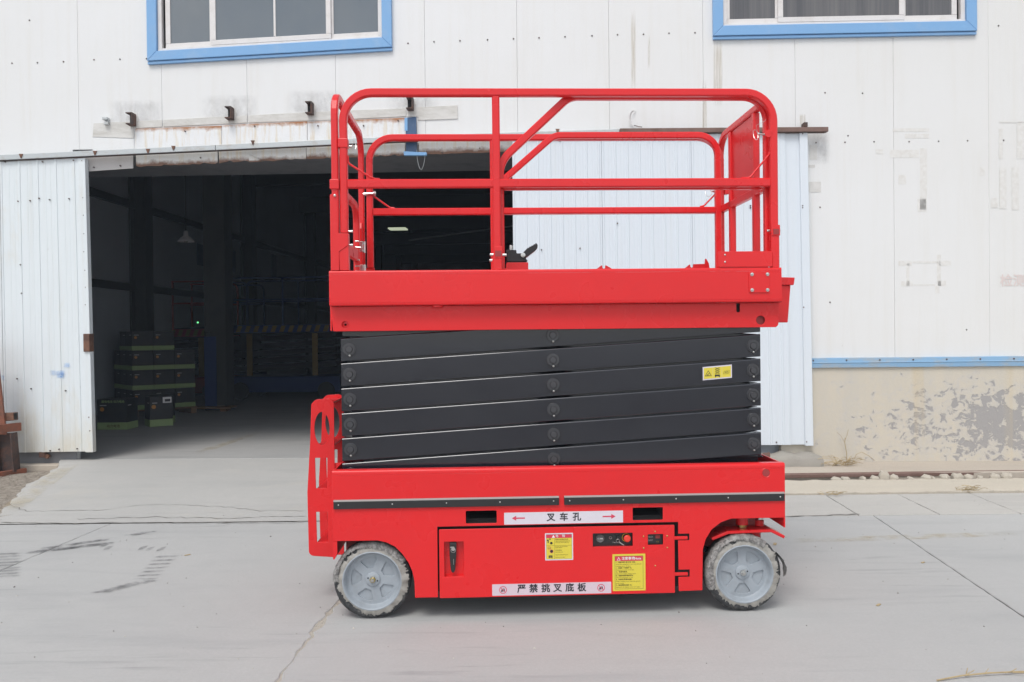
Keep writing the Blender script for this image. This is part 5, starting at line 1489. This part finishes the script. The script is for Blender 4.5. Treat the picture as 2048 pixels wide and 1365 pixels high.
# ---- wheels
def make_wheel(seed, steer=0.0, nut='brass', ph=0.0):
    rnd = random.Random(seed)
    w = empty('wheel')
    n = 96; ro = .203
    # tyre: solid, wrapped in torn film, so its outline is lumpy
    prof = [(.150, .012), (.172, .002), (.190, .006), (ro, .022), (ro, .105), (.19, .122), (.15, .125)]
    m = MB(); vs = []
    ph1, ph2 = rnd.random() * 6, rnd.random() * 6
    for i, (r, t) in enumerate(prof):
        for k in range(n):
            a = 2 * math.pi * k / n
            j = 0.0012 * math.sin(4 * a + ph1 + i) + .0010 * math.sin(13 * a + ph2) + rnd.uniform(-.0012, .0012)
            rr = r + (j if 0 < i < 6 else 0) - (.001 if math.sin(a) < -.97 else 0)
            if rr > ro and math.sin(a) < -.8: rr = ro
            vs.append((rr * math.cos(a), t + (j * .8 if 0 < i < 4 else 0), rr * math.sin(a)))
    m.add(vs, [(i * n + k, i * n + (k + 1) % n, (i + 1) * n + (k + 1) % n, (i + 1) * n + k) for i in range(len(prof) - 1) for k in range(n)])
    m.obj('tyre', MAT['tyre'], w, 0, 60)
    # pale inner film, ragged outer edge
    def ring(name, r0, r1, amp, y0, mat, sd, jag=1.0):
        rn = random.Random(sd); N = 170; vs = []; p1, p2 = rn.random() * 6, rn.random() * 6
        terms = [(fq, .80 / fq ** .75 * rn.uniform(.5, 1.2), rn.random() * 6.3) for fq in (1, 2, 3, 4, 7, 11, 19, 31)]
        for k in range(N):
            a = 2 * math.pi * k / N
            e = amp * sum(w_ * math.sin(fq * a + ph_) for fq, w_, ph_ in terms) + rn.uniform(-1, 1) * amp * .18 * jag + (rn.uniform(0, 1) ** 6) * amp * 1.2
            for f in (0.0, .5, 1.0):
                rr = r0 + (r1 + e - r0) * f
                yy = y0 + .010 * f * f - (.004 * math.sin(17 * a + p2) + rn.uniform(-.0015, .0015)) * f
                vs.append((rr * math.cos(a), yy, rr * math.sin(a)))
        fs = []
        for k in range(N):
            q = (k + 1) % N
            fs += [(k * 3, q * 3, q * 3 + 1, k * 3 + 1), (k * 3 + 1, q * 3 + 1, q * 3 + 2, k * 3 + 2)]
        MB().add(vs, fs).obj(name, mat, w, 0, 70)
    ring('pale_film', .152, .182, .0105, -.0065, MAT['film_pale'], seed + 1)
    # crinkled dark film over the upper part of the tread
    N = 80; vs = []; rn = random.Random(seed + 5)
    for k in range(N + 1):
        f = k / N; a = R(20 + ph) + f * R(150)
        env = min(1, f * 8, (1 - f) * 8)
        lo = .178 + .010 * math.sin(7 * f + seed) + rn.uniform(-.003, .003)
        for q, (r, y) in enumerate(((lo, -.007), (.192, -.010), (.2065, .004), (.207, .05))):
            r2 = r + rn.uniform(-.0022, .0022) * env
            vs.append((r2 * math.cos(a), y + rn.uniform(-.003, .003), r2 * math.sin(a)))
    MB().add(vs, [(k * 4 + q, k * 4 + q + 1, k * 4 + 5 + q, k * 4 + 4 + q) for k in range(N) for q in range(3)]).obj('torn_film', MAT['film'], w, 0, 80)
    # loose flap
    a0 = R(20 if not steer else 12); vs = []
    for k in range(9):
        f = k / 8
        r = .205 + .012 * math.sin(f * math.pi) + .012 * f
        a = a0 + R(22) - R(38) * f
        wd = .035 * (1 - f * .55)
        for q in (0, 1, 2):
            vs.append((r * math.cos(a) + rn.uniform(-.003, .003), -.012 + wd * q + .008 * math.sin(f * 7 + q), r * math.sin(a) - .005 * q + rn.uniform(-.003, .003)))
    MB().add(vs, [(k * 3 + q, k * 3 + q + 1, k * 3 + 4 + q, k * 3 + 3 + q) for k in range(8) for q in range(2)]).obj('film_flap', MAT['film'], w, 0, 80)
    # rim
    MB().lathe([(.158, .004), (.1565, -.006), (.151, -.008), (.146, -.003), (.142, .012), (.1365, .034), (.130, .038)], (0, 0, 0), 64, 'y', False).obj('rim', MAT['rim'], w, 0, 50)
    MB().lathe([(.0, .0455), (.136, .0455)], (0, 0, 0), 64).obj('rim_disc', MAT['rim'], w)
    hl = []
    for k in range(5):
        c = 2 * math.pi * (k + .28) / 5 + R(ph)
        half, hi_ = R(23.5), R(14)
        pts_ = [(.116 * math.cos(c + half * g), .116 * math.sin(c + half * g)) for g in (-1, -.6, -.2, .2, .6, 1)] + [(.060 * math.cos(c + hi_ * g), .060 * math.sin(c + hi_ * g)) for g in (1, .3, -.3, -1)]
        hl.append(fillet(pts_, [.012, 0, 0, 0, 0, .012, .012, 0, 0, .012]))
    plate('rim_web', circ(0, 0, .1345, 64), hl, .036, .010, MAT['rim'], w, .0018)
    MB().lathe([(.040, .045), (.038, .030), (.034, .027), (.0, .027)], (0, 0, 0), 40).obj('hub', MAT['rim'], w, 0, 40)
    for sg in (-1, 1):
        a = R(-17 if not steer else 14)
        MB().lathe([(.0, .0262), (.0042, .0262)], (sg * .026 * math.cos(a), 0, sg * .026 * math.sin(a)), 10).obj('hub_hole', MAT['hollow'], w)
    nm = MB().lathe([(.017, .028), (.017, .014), (.0145, .011), (.0, .011)], (0, 0, 0), 6); nm.obj('hub_nut', MAT[nut], w, .001)
    MB().lathe([(.0095, .012), (.0095, .003), (.008, .001), (.0, .001)], (0, 0, 0), 16).obj('axle_stub', MAT['zinc'], w, 0, 40)
    MB().wire([(-.012, .005, .014), (.0, .004, .017), (.012, .003, .022)], .0022, 5).obj('split_pin', MAT['zinc'], w)
    return w
wl_ = make_wheel(3, 0, 'brass', 10); wl_.parent = lift; wl_.location = (-1.0, .030, .204)
wr_ = make_wheel(11, 1, 'zinc', 34); wr_.parent = lift; wr_.location = (.976, .006, .204)
for src, x in ((wl_, -1.0), (wr_, .976)):
    c = copy_tree(src, lift); c.location = (x, W - .03, .204); c.rotation_euler = (0, 0, math.pi)
# axle stubs
for x in (-1.0, .976): MB().cyl((x, .12, .204), (x, W - .12, .204), .03, 12).obj('axle', MAT['hollow'], lift)
# steering fender and king pin, right wheel
for y0_, y1_ in ((.035, .16), (W - .16, W - .035)):
    MB().sweep([(.812, (y0_ + y1_) / 2, .386), (.90, (y0_ + y1_) / 2, .419), (1.135, (y0_ + y1_) / 2, .424), (1.205, (y0_ + y1_) / 2, .388)], (0, 1, 0), .016, y1_ - y0_, .003).obj('fender_plate', RED, lift)
    MB().box(.90, 1.10, y0_ + .09, y0_ + .14, .20, .425).obj('steering_knuckle', RED, lift, .004)
    MB().lathe([(.033, 0), (.033, .07)], (1.0, y0_ + .08, .445), 20, 'z').obj('king_pin', RED, lift, 0, 40)
    MB().lathe([(.028, 0), (.028, .014)], (1.0, y0_ + .08, .431), 20, 'z').obj('pin_washer', MAT['brass'], lift, 0, 40)
    MB().lathe([(.024, 0), (.024, .028), (.018, .033)], (1.10, y0_ + .09, .434), 20, 'z').obj('pivot_cap', RED, lift, 0, 40)
    MB().lathe([(.022, 0), (.022, .012)], (1.10, y0_ + .09, .468), 6, 'z').obj('pivot_nut', MAT['zinc'], lift)
MB().cyl((.80, .17, .30), (.93, .16, .28), .018, 10).obj('steering_rod', MAT['arm'], lift)
MB().cyl((.79, .16, .40), (.88, .15, .47), .016, 10).obj('hydraulic_hose', MAT['rubber'], lift)

# ---- scissor arms
AW = .102
def arm(zl, slope, y, h=.1225, t=.05, xl=-1.160, xr=1.105):
    rise = slope
    def zc(x): return zl + rise * (x - (-1.115)) / 2.178
    sec = fillet([(y, -h / 2), (y + t, -h / 2), (y + t, h / 2), (y, h / 2)], [.004, .004, .007, .007], True, 4)
    n = len(sec)
    vs = [(xl, q.x, zc(xl) + q.y) for q in sec] + [(xr, q.x, zc(xr) + q.y) for q in sec]
    m = MB().add(vs, [tuple(range(n)), tuple(range(2 * n - 1, n - 1, -1))] + [(i, (i + 1) % n, n + (i + 1) % n, n + i) for i in range(n)])
    o = m.obj('scissor_arm', MAT['arm'], lift)
    return o, zc
def pin(x, z, y, parent, rot=0.0):
    m = MB().lathe([(.019, .0), (.019, -.014), (.0165, -.018), (.0, -.018)], (x, y, z), 20); m.obj('pin', MAT['pin'], parent, 0, 40)
    n = 22; vs = []; g = R(14)
    for k in range(n + 1):                # split collar round the pin, open at its foot
        a = -math.pi / 2 + g + (2 * math.pi - 2 * g) * k / n
        for r, yy in ((.0205, -.003), (.0205, -.013), (.0290, -.013), (.0300, -.003)):
            vs.append((x + r * math.cos(a), y + yy, z + r * math.sin(a)))
    MB().add(vs, [(k * 4 + q, k * 4 + (q + 1) % 4, k * 4 + 4 + (q + 1) % 4, k * 4 + 4 + q) for k in range(n) for q in range(4)]).obj('pin_collar', MAT['pin'], parent)
    MB().lathe([(.0365, -.0005), (.0345, -.006), (.0, -.006)], (x, y, z), 24).obj('pin_boss', MAT['pin'], parent, 0, 40)
    MB().lathe([(.0, -.012), (.005, -.010), (.0062, -.006), (.0062, 0)], (x + .002, y, z - .0335), 8).obj('grease_nipple', MAT['zinc'], parent, 0, 80)
for k in range(7):
    zl = 1.424 - .1336 * k
    if k == 6: continue
    for (y, mir) in ((AW, 1), (W - AW - .05, -1)):
        o, zc = arm(zl, .128, y)
        if mir == 1:
            if k < 6: pin(-1.115, zl, y, o)
            pin(-.027, zc(-.027), y, o)
            if k > 0: pin(1.063, zc(1.063), y, o)
    for y in (AW + .056, W - AW - .106):
        arm(zl + .128, -.128, y)
for k in range(6):
    MB().cyl((-.027, AW + .02, 1.487 - .1336 * k), (-.027, W - AW - .02, 1.487 - .1336 * k), .022, 12).obj('cross_tube', MAT['arm'], lift)
MB().box(-.13, .07, .44, .47, .80, 1.515).obj('cylinder_bracket', MAT['arm'], lift, .004)
MB().box(-1.14, -.86, .30, .33, .80, 1.515).obj('arm_spacer', MAT['arm'], lift, .004)
MB().cyl((-.55, .52, .90), (.45, .52, 1.40), .055, 20).obj('lift_cylinder', MAT['arm'], lift)
MB().prism([(.76, .80), (1.14, .80), (1.105, .835), (1.0, .84)], AW + .06, AW + .16).obj('slide_block', MAT['arm'], lift, .003)
# sticker on the third arm
rise = .128 / 2.178
def q4(x0, x1, z0, z1, y): return [(x0, z0), (x1, z0 + (x1 - x0) * rise * 1.35), (x1, z1 + (x1 - x0) * rise * 1.35), (x0, z1)]
xs0, xs1, zs0, zs1 = .787, .947, 1.2335, 1.3055
YS = AW - .0006
def zz(x, f): return zs0 + (zs1 - zs0) * f + (x - xs0) * .078
s5 = MB().prism([(xs0, zz(xs0, 0)), (xs1, zz(xs1, 0)), (xs1, zz(xs1, 1)), (xs0, zz(xs0, 1))], YS - .0006, YS).obj('warning_sticker', MAT['sticker_white'], lift)
s5['label'] = 'yellow pictogram sticker on a black arm'
for i in range(3):
    a = xs0 + .006 + i * .0497; b = a + .0487
    MB().add([(a, YS - .0012, zz(a, .09)), (b, YS - .0012, zz(b, .09)), (b, YS - .0012, zz(b, .91)), (a, YS - .0012, zz(a, .91))], [(0, 1, 2, 3)]).obj('yellow_field', MAT['yellow'], s5)
Y5 = YS - .0016
a = xs0 + .03
m = MB()
def tri(cx, cz, r, y): return [(cx - r, y, cz - r * .72), (cx + r, y, cz - r * .62), (cx, y, cz + r)]
A = tri(a, zz(a, .46), .019, Y5); B = tri(a, zz(a, .455), .0145, Y5)
m.add(A + B, [(0, 1, 4, 3), (1, 2, 5, 4), (2, 0, 3, 5)]).obj('triangle', MAT['ink'], s5)
m = MB()
for (dx, dz, ex, ez) in ((-.006, -.004, .002, .004), (-.004, .0, .007, -.008), (.0, .002, .007, .006), (-.009, -.007, .001, -.002)):
    m.wire([(a + dx, Y5, zz(a, .42) + dz), (a + ex, Y5, zz(a, .42) + ez)], .0011, 4)
o = m.obj('pictogram', MAT['ink'], s5); o['kind'] = 'stuff'
a = xs0 + .080; m = MB()
for i in range(3):
    z0 = zz(a, .40) + i * .0115
    m.wire([(a - .012, Y5, z0), (a + .012, Y5, z0 + .0115)], .0012, 4).wire([(a - .012, Y5, z0 + .0115), (a + .012, Y5, z0)], .0012, 4)
m.box(a - .014, a + .014, Y5 - .0003, Y5, zz(a, .22), zz(a, .34)).lathe([(0, 0), (.0035, 0)], (a - .01, Y5, zz(a, .19)), 8).lathe([(0, 0), (.0035, 0)], (a + .01, Y5, zz(a, .19)), 8)
o = m.obj('pictogram', MAT['ink'], s5); o['kind'] = 'stuff'
a = xs0 + .130
m = MB().wire([(a - .017, Y5, zz(a, .34)), (a - .014, Y5, zz(a, .52)), (a, Y5, zz(a, .56)), (a + .017, Y5, zz(a, .58)), (a + .014, Y5, zz(a, .40)), (a, Y5, zz(a, .34)), (a - .017, Y5, zz(a, .34))], .0008, 4)
m.obj('pictogram', MAT['ink_brown'], s5)
MB().wire([(a - .010, Y5, zz(a, .45)), (a + .010, Y5, zz(a, .49))], .0016, 4).obj('pictogram', MAT['ink'], s5)

# ---- platform
ps = plate('platform_side', fillet([(-1.2, 1.667), (1.19, 1.667), (1.187, 1.816), (-1.2, 1.816)], .001), [], 0.0, .006, RED, lift, .0008)
rolled(0.0, 1.8355, -1.2, 1.187, .010, .05, .005, .009)
rolled(0.0, 1.652, -1.2, 1.19, .008, .075, .005, .0065, -1)
MB().box(-1.2, 1.19, W - .006, W, 1.65, 1.835).obj('platform_side', RED, lift, .002)
MB().box(-1.196, 1.186, .055, W - .01, 1.74, 1.76).obj('deck_floor', RED, lift)
MB().box(-1.2, -1.194, .0065, W - .0065, 1.658, 1.834).obj('platform_end', RED, lift, .002)
MB().box(1.184, 1.19, .0065, W - .0065, 1.65, 1.834).obj('platform_end', RED, lift, .002)
# lower frame beam, set back under the skirt
h1, h2, h3 = circ(-1.128, 1.555, .018, 24), circ(1.092, 1.5565, .0245, 24), fillet([(.960, 1.600), (.980, 1.600), (.980, 1.648), (.960, 1.648)], [.009, .009, .001, .001])
pb = plate('platform_beam', fillet([(-1.192, 1.521), (1.175, 1.518), (1.188, 1.53), (1.195, 1.6505), (-1.204, 1.6505)], [.004, .004, .01, .0, .0]), [h1, h2, h3], .055, .008, RED, lift, .0015)
MB().box(-1.18, 1.16, .064, .30, 1.5195, 1.526).obj('beam_flange', RED, lift, .001)
MB().box(-1.18, 1.16, W - .07, W - .06, 1.52, 1.65).obj('platform_beam', RED, lift, .001)
MB().box(-1.206, -1.198, .056, W - .06, 1.523, 1.654).obj('beam_end', RED, lift, .002)
MB().box(1.176, 1.186, .064, W - .06, 1.525, 1.649).obj('beam_end', RED, lift, .002)
MB().lathe([(.019, .02), (.019, .012), (.0065, .010), (.0065, .03)], (-1.128, .055, 1.555), 24, 'y', False).obj('pin_end', RED, lift, 0, 40)
MB().quad((-1.16, .085, 1.53), (-1.09, .085, 1.53), (-1.09, .085, 1.59), (-1.16, .085, 1.59)).obj('pin_hollow', MAT['hollow'], lift)
MB().quad((1.05, .075, 1.53), (1.13, .075, 1.53), (1.13, .075, 1.59), (1.05, .075, 1.59)).obj('hole_backing', MAT['dark_red'], lift)
MB().quad((.94, .075, 1.595), (1.0, .075, 1.595), (1.0, .075, 1.6495), (.94, .075, 1.6495)).obj('hole_backing', MAT['hollow'], lift)
MB().lathe([(.03, 0), (.03, .012), (.005, .016)], (-.64, .04, 1.6415), 16, 'z').obj('roller_cap', RED, lift, 0, 50)
# bolted plate at the right
bp = plate('bolt_plate', rect(1.010, 1.121, 1.702, 1.814, .010), [], -.006, .0055, RED, lift, .0012)
for x, z in ((1.026, 1.799), (1.109, 1.799), (1.026, 1.716), (1.109, 1.716)):
    b_ = MB().lathe([(.0095, .0), (.0095, -.0015)], (x, -.006, z), 20); b_.obj('washer', MAT['zinc'], bp, 0, 40)
    MB().lathe([(.0065, -.0016), (.0065, -.007), (.005, -.0078), (.0, -.0078)], (x, -.006, z), 12).obj('bolt', MAT['zinc'], bp, 0, 40)
# manual box hung on the right end
mb_ = empty('manual_box'); mb_.parent = lift
MB().prism([(1.192, 1.805), (1.372, 1.800), (1.366, 1.757), (1.192, 1.757)], .29, .75).obj('lid', RED, mb_, .004)
MB().prism([(1.196, 1.7565), (1.353, 1.7565), (1.335, 1.545), (1.235, 1.548), (1.205, 1.60)], .305, .735).obj('box_body', RED, mb_, .004)
pts_ = [(1.205 + .008 * math.cos(a * 1.2), .27 + .008 * math.sin(a * 1.2), 1.64 - a * .0014) for a in range(0, 84)]
MB().wire(pts_, .0022, 4).obj('coil_spring', MAT['arm'], lift)

# ---- guard rails
t40 = .040
def tube(name, pts, N=(0, 1, 0), a=t40, b=t40, parent=lift, mat=RED, ch=.006):
    return MB().sweep(pts, N, a, b, ch).obj(name, mat, parent)
yn, yn2 = .032, .080          # near outer rail, near extension rail
ZT = 2.768
def mirrored(y): return W - y
tube('guard_rail', fillet([(-1.121, yn, 2.035), (-1.121, yn, ZT), (1.158, yn, ZT), (1.158, yn, 2.02)], .15, False, 9))
tube('mid_rail', [(-1.1005, yn, 2.291), (1.137, yn, 2.291)], (0, 1, 0), .046, .034)
tube('mid_post', [(-.322, yn, 1.9), (-.322, yn, 2.747)], (0, 1, 0), .040, .037)
tube('extension_rail', fillet([(-.302, yn2, 1.84), (-.302, yn2, 2.415), (.075, yn2, ZT - .004), (1.143, yn2, ZT - .004), (1.143, yn2, 1.86)], [0, .16, .12, .13, 0], False, 9))
tube('extension_mid_rail', [(-.281, yn2, 2.283), (1.111, yn2, 2.283)], (0, 1, 0), .040, .036)
# sockets and hinges of the near rail
tube('mid_post', [(-.323, yn, 1.836), (-.323, yn, 1.905)], (0, 1, 0), .052, .046)
MB().prism([(-.338, 1.895), (-.296, 1.895), (-.296, 1.957), (-.338, 1.957)], .006, .0115).obj('hinge_plate', RED, lift, .002)
MB().box(-.334, -.301, .003, .0058, 1.905, 1.935).obj('hinge_recess', MAT['dark_red'], lift)
for x, z in ((-.350, 1.916), (-.352, 1.886), (-.285, 1.914)):
    MB().cyl((x - .012, yn, z), (x + .012, yn, z), .0085, 8).obj('bolt', MAT['zinc'], lift, .002)
tube('right_post', [(1.160, yn, 1.836), (1.160, yn, 2.018)], (0, 1, 0), .044, .046)
MB().prism([(1.138, 2.005), (1.183, 2.005), (1.183, 2.062), (1.138, 2.062)], .004, .0095).obj('hinge_plate', RED, lift, .002)
MB().box(1.146, 1.176, .001, .0038, 2.012, 2.040).obj('hinge_recess', MAT['dark_red'], lift)
for x in (1.130, 1.186): MB().cyl((x - .008, yn, 2.034), (x + .008, yn, 2.034), .007, 8).obj('bolt', MAT['zinc'], lift, .002)
# kick plate
kp = plate('kick_plate', rect(.847, 1.139, 1.840, 1.922, .004), [], .000, .005, RED, lift, .0012)
for z in (1.904, 1.866): MB().lathe([(.0, -.004), (.004, -.0035), (.0055, 0)], (.884, 0, z), 10).obj('screw', MAT['zinc'], kp, 0, 80)
MB().box(.86, 1.12, .0055, .04, 1.8355, 1.845).obj('kick_foot', RED, lift)
# far side
yf, yf2 = .985, .94
tube('guard_rail', fillet([(-1.112, yf, 1.93), (-1.112, yf, ZT - .010), (1.155, yf, ZT - .010), (1.155, yf, 1.84)], .15, False, 9))
tube('mid_rail', [(-1.09, yf, 2.285), (1.135, yf, 2.285)], (0, 1, 0), .044, .034)
tube('mid_post', [(-.322, yf, 1.836), (-.322, yf, ZT - .03)], (0, 1, 0), .040, .037)
tube('extension_rail', fillet([(-.302, yf2, 1.84), (-.302, yf2, 2.44), (.068, yf2, ZT - .008), (1.125, yf2, ZT - .008), (1.125, yf2, 1.86)], [0, .14, .12, .13, 0], False, 9))
tube('extension_mid_rail', [(-.281, yf2, 2.280), (1.104, yf2, 2.280)], (0, 1, 0), .040, .036)
# left end frame (seen edge on) with its sleeve and lower bracket
xe = -1.166
tube('end_frame', fillet([(xe, .034, 1.836), (xe, .034, ZT), (xe, 1.0, ZT), (xe, 1.0, 1.836)], [0, .11, .13, 0], False, 8), (1, 0, 0), .040, .036)
MB().box(xe - .026, xe + .022, .006, .060, 2.262, 2.313).obj('sleeve', RED, lift, .003)
MB().lathe([(.0, -.004), (.006, -.003), (.0075, 0)], (xe, .006, 2.228), 12).obj('bolt', MAT['zinc'], lift, 0, 60)
tube('end_post', [(xe - .004, .037, 1.836), (xe - .004, .037, 2.235)], (1, 0, 0), .052, .046)
plate('post_bracket', fillet([(-1.145, 1.838), (-1.098, 1.838), (-1.098, 2.03), (-1.148, 2.03), (-1.148, 1.99), (-1.104, 1.985), (-1.104, 1.965), (-1.148, 1.935)], .002), [], .006, .05, RED, lift, .002)
plate('post_bracket', fillet([(-1.190, 1.838), (-1.147, 1.838), (-1.147, 1.936), (-1.100, 1.968), (-1.100, 2.030), (-1.150, 2.030), (-1.150, 2.08), (-1.190, 2.08)], .003), [], .002, .005, RED, lift, .001)
for x, z in ((-1.092, 2.043), (-1.092, 1.972)): MB().cyl((x - .012, .03, z), (x + .014, .03, z), .007, 8).obj('bolt', MAT['zinc'], lift, .002)
# ring sleeve on near loop with lock pin
MB().box(-1.146, -1.097, .008, .058, 2.478, 2.526).obj('sleeve', RED, lift, .003)
def lock_pin(x, y, z, ln, ring_dx, parent=lift):
    t = empty('lock_pin'); t.parent = parent
    MB().cyl((x, y, z), (x + ln, y, z + abs(ln) * .15), .006, 8).obj('shaft', MAT['zinc'], t, .001)
    MB().wire([(x + ln + ring_dx * (1 - math.cos(R(a))) * .5, y + .012 * math.sin(R(a)), z + .03 * math.sin(R(a))) for a in range(0, 361, 24)], .0016, 5).obj('pull_ring', MAT['zinc'], t)
    MB().wire([(x + ln, y, z), (x + ln * .9 + ring_dx * .6, y - .004, z + .05), (x + ring_dx * .2, y, z + .075), (x, y, z + .085)], .001, 4).obj('lanyard', MAT['zinc'], t)
lock_pin(-1.095, .035, 2.488, .018, .02)
lock_pin(1.128, .05, 2.55, -.045, -.025)
lock_pin(1.14, .97, 2.40, -.05, -.04)
MB().cyl((-1.15, .96, 2.395), (-1.07, .96, 2.40), .009, 8).cyl((-1.085, .96, 2.40), (-1.072, .96, 2.40), .016, 10).obj('lock_bolt', MAT['zinc'], lift)
MB().lathe([(.020, 0), (.020, .004)], (1.128, .012, 2.549), 16).obj('pin_plate', RED, lift)
MB().box(1.175, 1.20, .95, 1.0, 2.385, 2.43).obj('sleeve', RED, lift, .003)
# thin bent rods bracing the corners
for pts_, y in (([(-1.100, 0, 2.44), (-1.098, 0, 2.40), (-.985, 0, 2.327), (-.96, 0, 2.317), (-.935, 0, 2.317)], yn), ([(-1.088, 0, 2.41), (-1.086, 0, 2.385), (-.985, 0, 2.312), (-.955, 0, 2.309)], yf),
                ([(1.138, 0, 2.455), (1.136, 0, 2.44), (1.035, 0, 2.322), (1.015, 0, 2.316), (.985, 0, 2.316)], yn), ([(1.135, 0, 2.42), (1.13, 0, 2.40), (1.045, 0, 2.315), (1.02, 0, 2.309)], yf)):
    MB().wire(fillet([(p[0], y, p[2]) for p in pts_], .02, False), .0058, 6).obj('brace_rod', RED, lift, 0, 60)
# entry gate with hinges, at the left end
g_ = empty('entry_gate'); g_.parent = lift
tube('gate_frame', fillet([(xe, .30, 1.85), (xe, .30, 2.285), (xe, .76, 2.285), (xe, .76, 1.85)], .10, False, 7), (1, 0, 0), .040, .036, g_)
tube('gate_bar', [(xe, .32, 1.985), (xe, .74, 1.985)], (1, 0, 0), .075, .028, g_)
for z in (2.05, 1.905):
    MB().box(xe + .004, xe + .026, .845, .925, z - .033, z + .033).obj('hinge', MAT['zinc'], g_, .002)
    MB().cyl((xe + .03, .885, z - .036), (xe + .03, .885, z + .036), .008, 10).obj('hinge_pin', MAT['zinc'], g_)
    MB().box(xe + .0265, xe + .0285, .86, .91, z - .016, z + .016).obj('hinge_leaf', RED, g_)
tube('gate_post', fillet([(xe, .885, 1.836), (xe, .885, 2.16)], 0, False), (1, 0, 0), .075, .040, lift)
MB().prism([(.845, 2.16), (.925, 2.16), (.90, 2.20), (.86, 2.20)], xe - .02, xe + .02, 'x').obj('gate_post_cap', RED, lift, .003)
plate('post_bracket', fillet([(-1.18, 1.838), (-1.14, 1.838), (-1.09, 1.90), (-1.09, 1.93), (-1.18, 1.93)], .003), [], 1.0, .02, RED, lift, .001)
for y, z in ((.72, 2.065), (.72, 2.03), (.72, 1.952), (.72, 1.915), (.72, 1.885)):
    MB().cyl((xe + .0, y - .03, z), (xe + .026, y - .03, z), .006, 8).obj('bolt', MAT['zinc'], g_, .002)
MB().cyl((-1.145, .62, 2.02), (-1.12, .62, 2.02), .007, 8).obj('latch_bolt', MAT['zinc'], g_)
# right end frame, posts and panel
xr = 1.160
tube('end_frame', fillet([(xr, .078, 2.02), (xr, .078, ZT - .012), (xr, 1.0, ZT - .012), (xr, 1.0, 1.836)], [0, .11, .13, 0], False, 8), (1, 0, 0), .040, .036)
tube('end_mid_rail', [(xr, .099, 2.288), (xr, .979, 2.288)], (1, 0, 0), .044, .036)
for y in (.315, .755):
    tube('end_post', [(xr, y, 1.836), (xr, y, ZT - .034)], (1, 0, 0), .044, .036)
MB().box(xr - .006, xr + .006, .342, .728, 2.312, ZT - .035).obj('end_panel', RED, lift, .003)
# latch pedal and hooks on the deck
pd = empty('foot_pedal'); pd.parent = lift
yp = .26
MB().prism(fillet([(-.262, 1.962), (-.268, 1.945), (-.225, 1.935), (-.170, 1.935), (-.150, 1.897), (-.262, 1.897), (-.257, 1.940)], .002), yp - .03, yp + .03).obj('bracket', MAT['black'], pd, .002)
MB().prism([(-.268, 1.962), (-.212, 1.962), (-.210, 1.943), (-.165, 1.943), (-.155, 1.893), (-.262, 1.893)], yp - .022, yp + .022).obj('bracket_body', MAT['black'], pd, .003)
MB().prism([(-.190, 1.930), (-.155, 1.965), (-.150, 1.972), (-.146, 1.968), (-.138, 1.979), (-.134, 1.975), (-.126, 1.985), (-.122, 1.981), (-.114, 1.992), (-.110, 1.988), (-.104, 1.998), (-.094, 1.985), (-.096, 1.968), (-.108, 1.955), (-.155, 1.920)], yp - .045, yp + .03).obj('tread', MAT['black'], pd, .002)
MB().lathe([(.013, 0), (.013, -.006), (.0, -.008)], (-.176, yp - .046, 1.930), 16).obj('pivot', MAT['zinc'], pd, 0, 40)
MB().cyl((-.240, yp, 1.962), (-.240, yp, 1.990), .009, 8).obj('bolt', MAT['zinc'], pd, .002)
MB().prism([(-.300, 1.836), (-.245, 1.885), (-.225, 1.885), (-.165, 1.836)], yp - .06, yp - .054).obj('lug', RED, lift, .001)
MB().box(-.268, -.148, yp - .05, yp + .05, 1.83, 1.890).obj('pedal_base', RED, lift, .003)
plate('deck_lug', fillet([(.205, 1.83), (.24, 1.857), (.262, 1.873), (.268, 1.873), (.268, 1.860), (.276, 1.854), (.284, 1.860), (.284, 1.873), (.290, 1.873), (.318, 1.857), (.345, 1.83)], .002), [], .25, .008, RED, lift, .001)
plate('deck_lug', fillet([(.700, 1.83), (.742, 1.862), (.757, 1.874), (.763, 1.874), (.763, 1.862), (.771, 1.856), (.779, 1.862), (.779, 1.876), (.845, 1.878), (.847, 1.905), (.853, 1.907), (.868, 1.88), (.875, 1.83)], .002), [], .25, .008, RED, lift, .001)
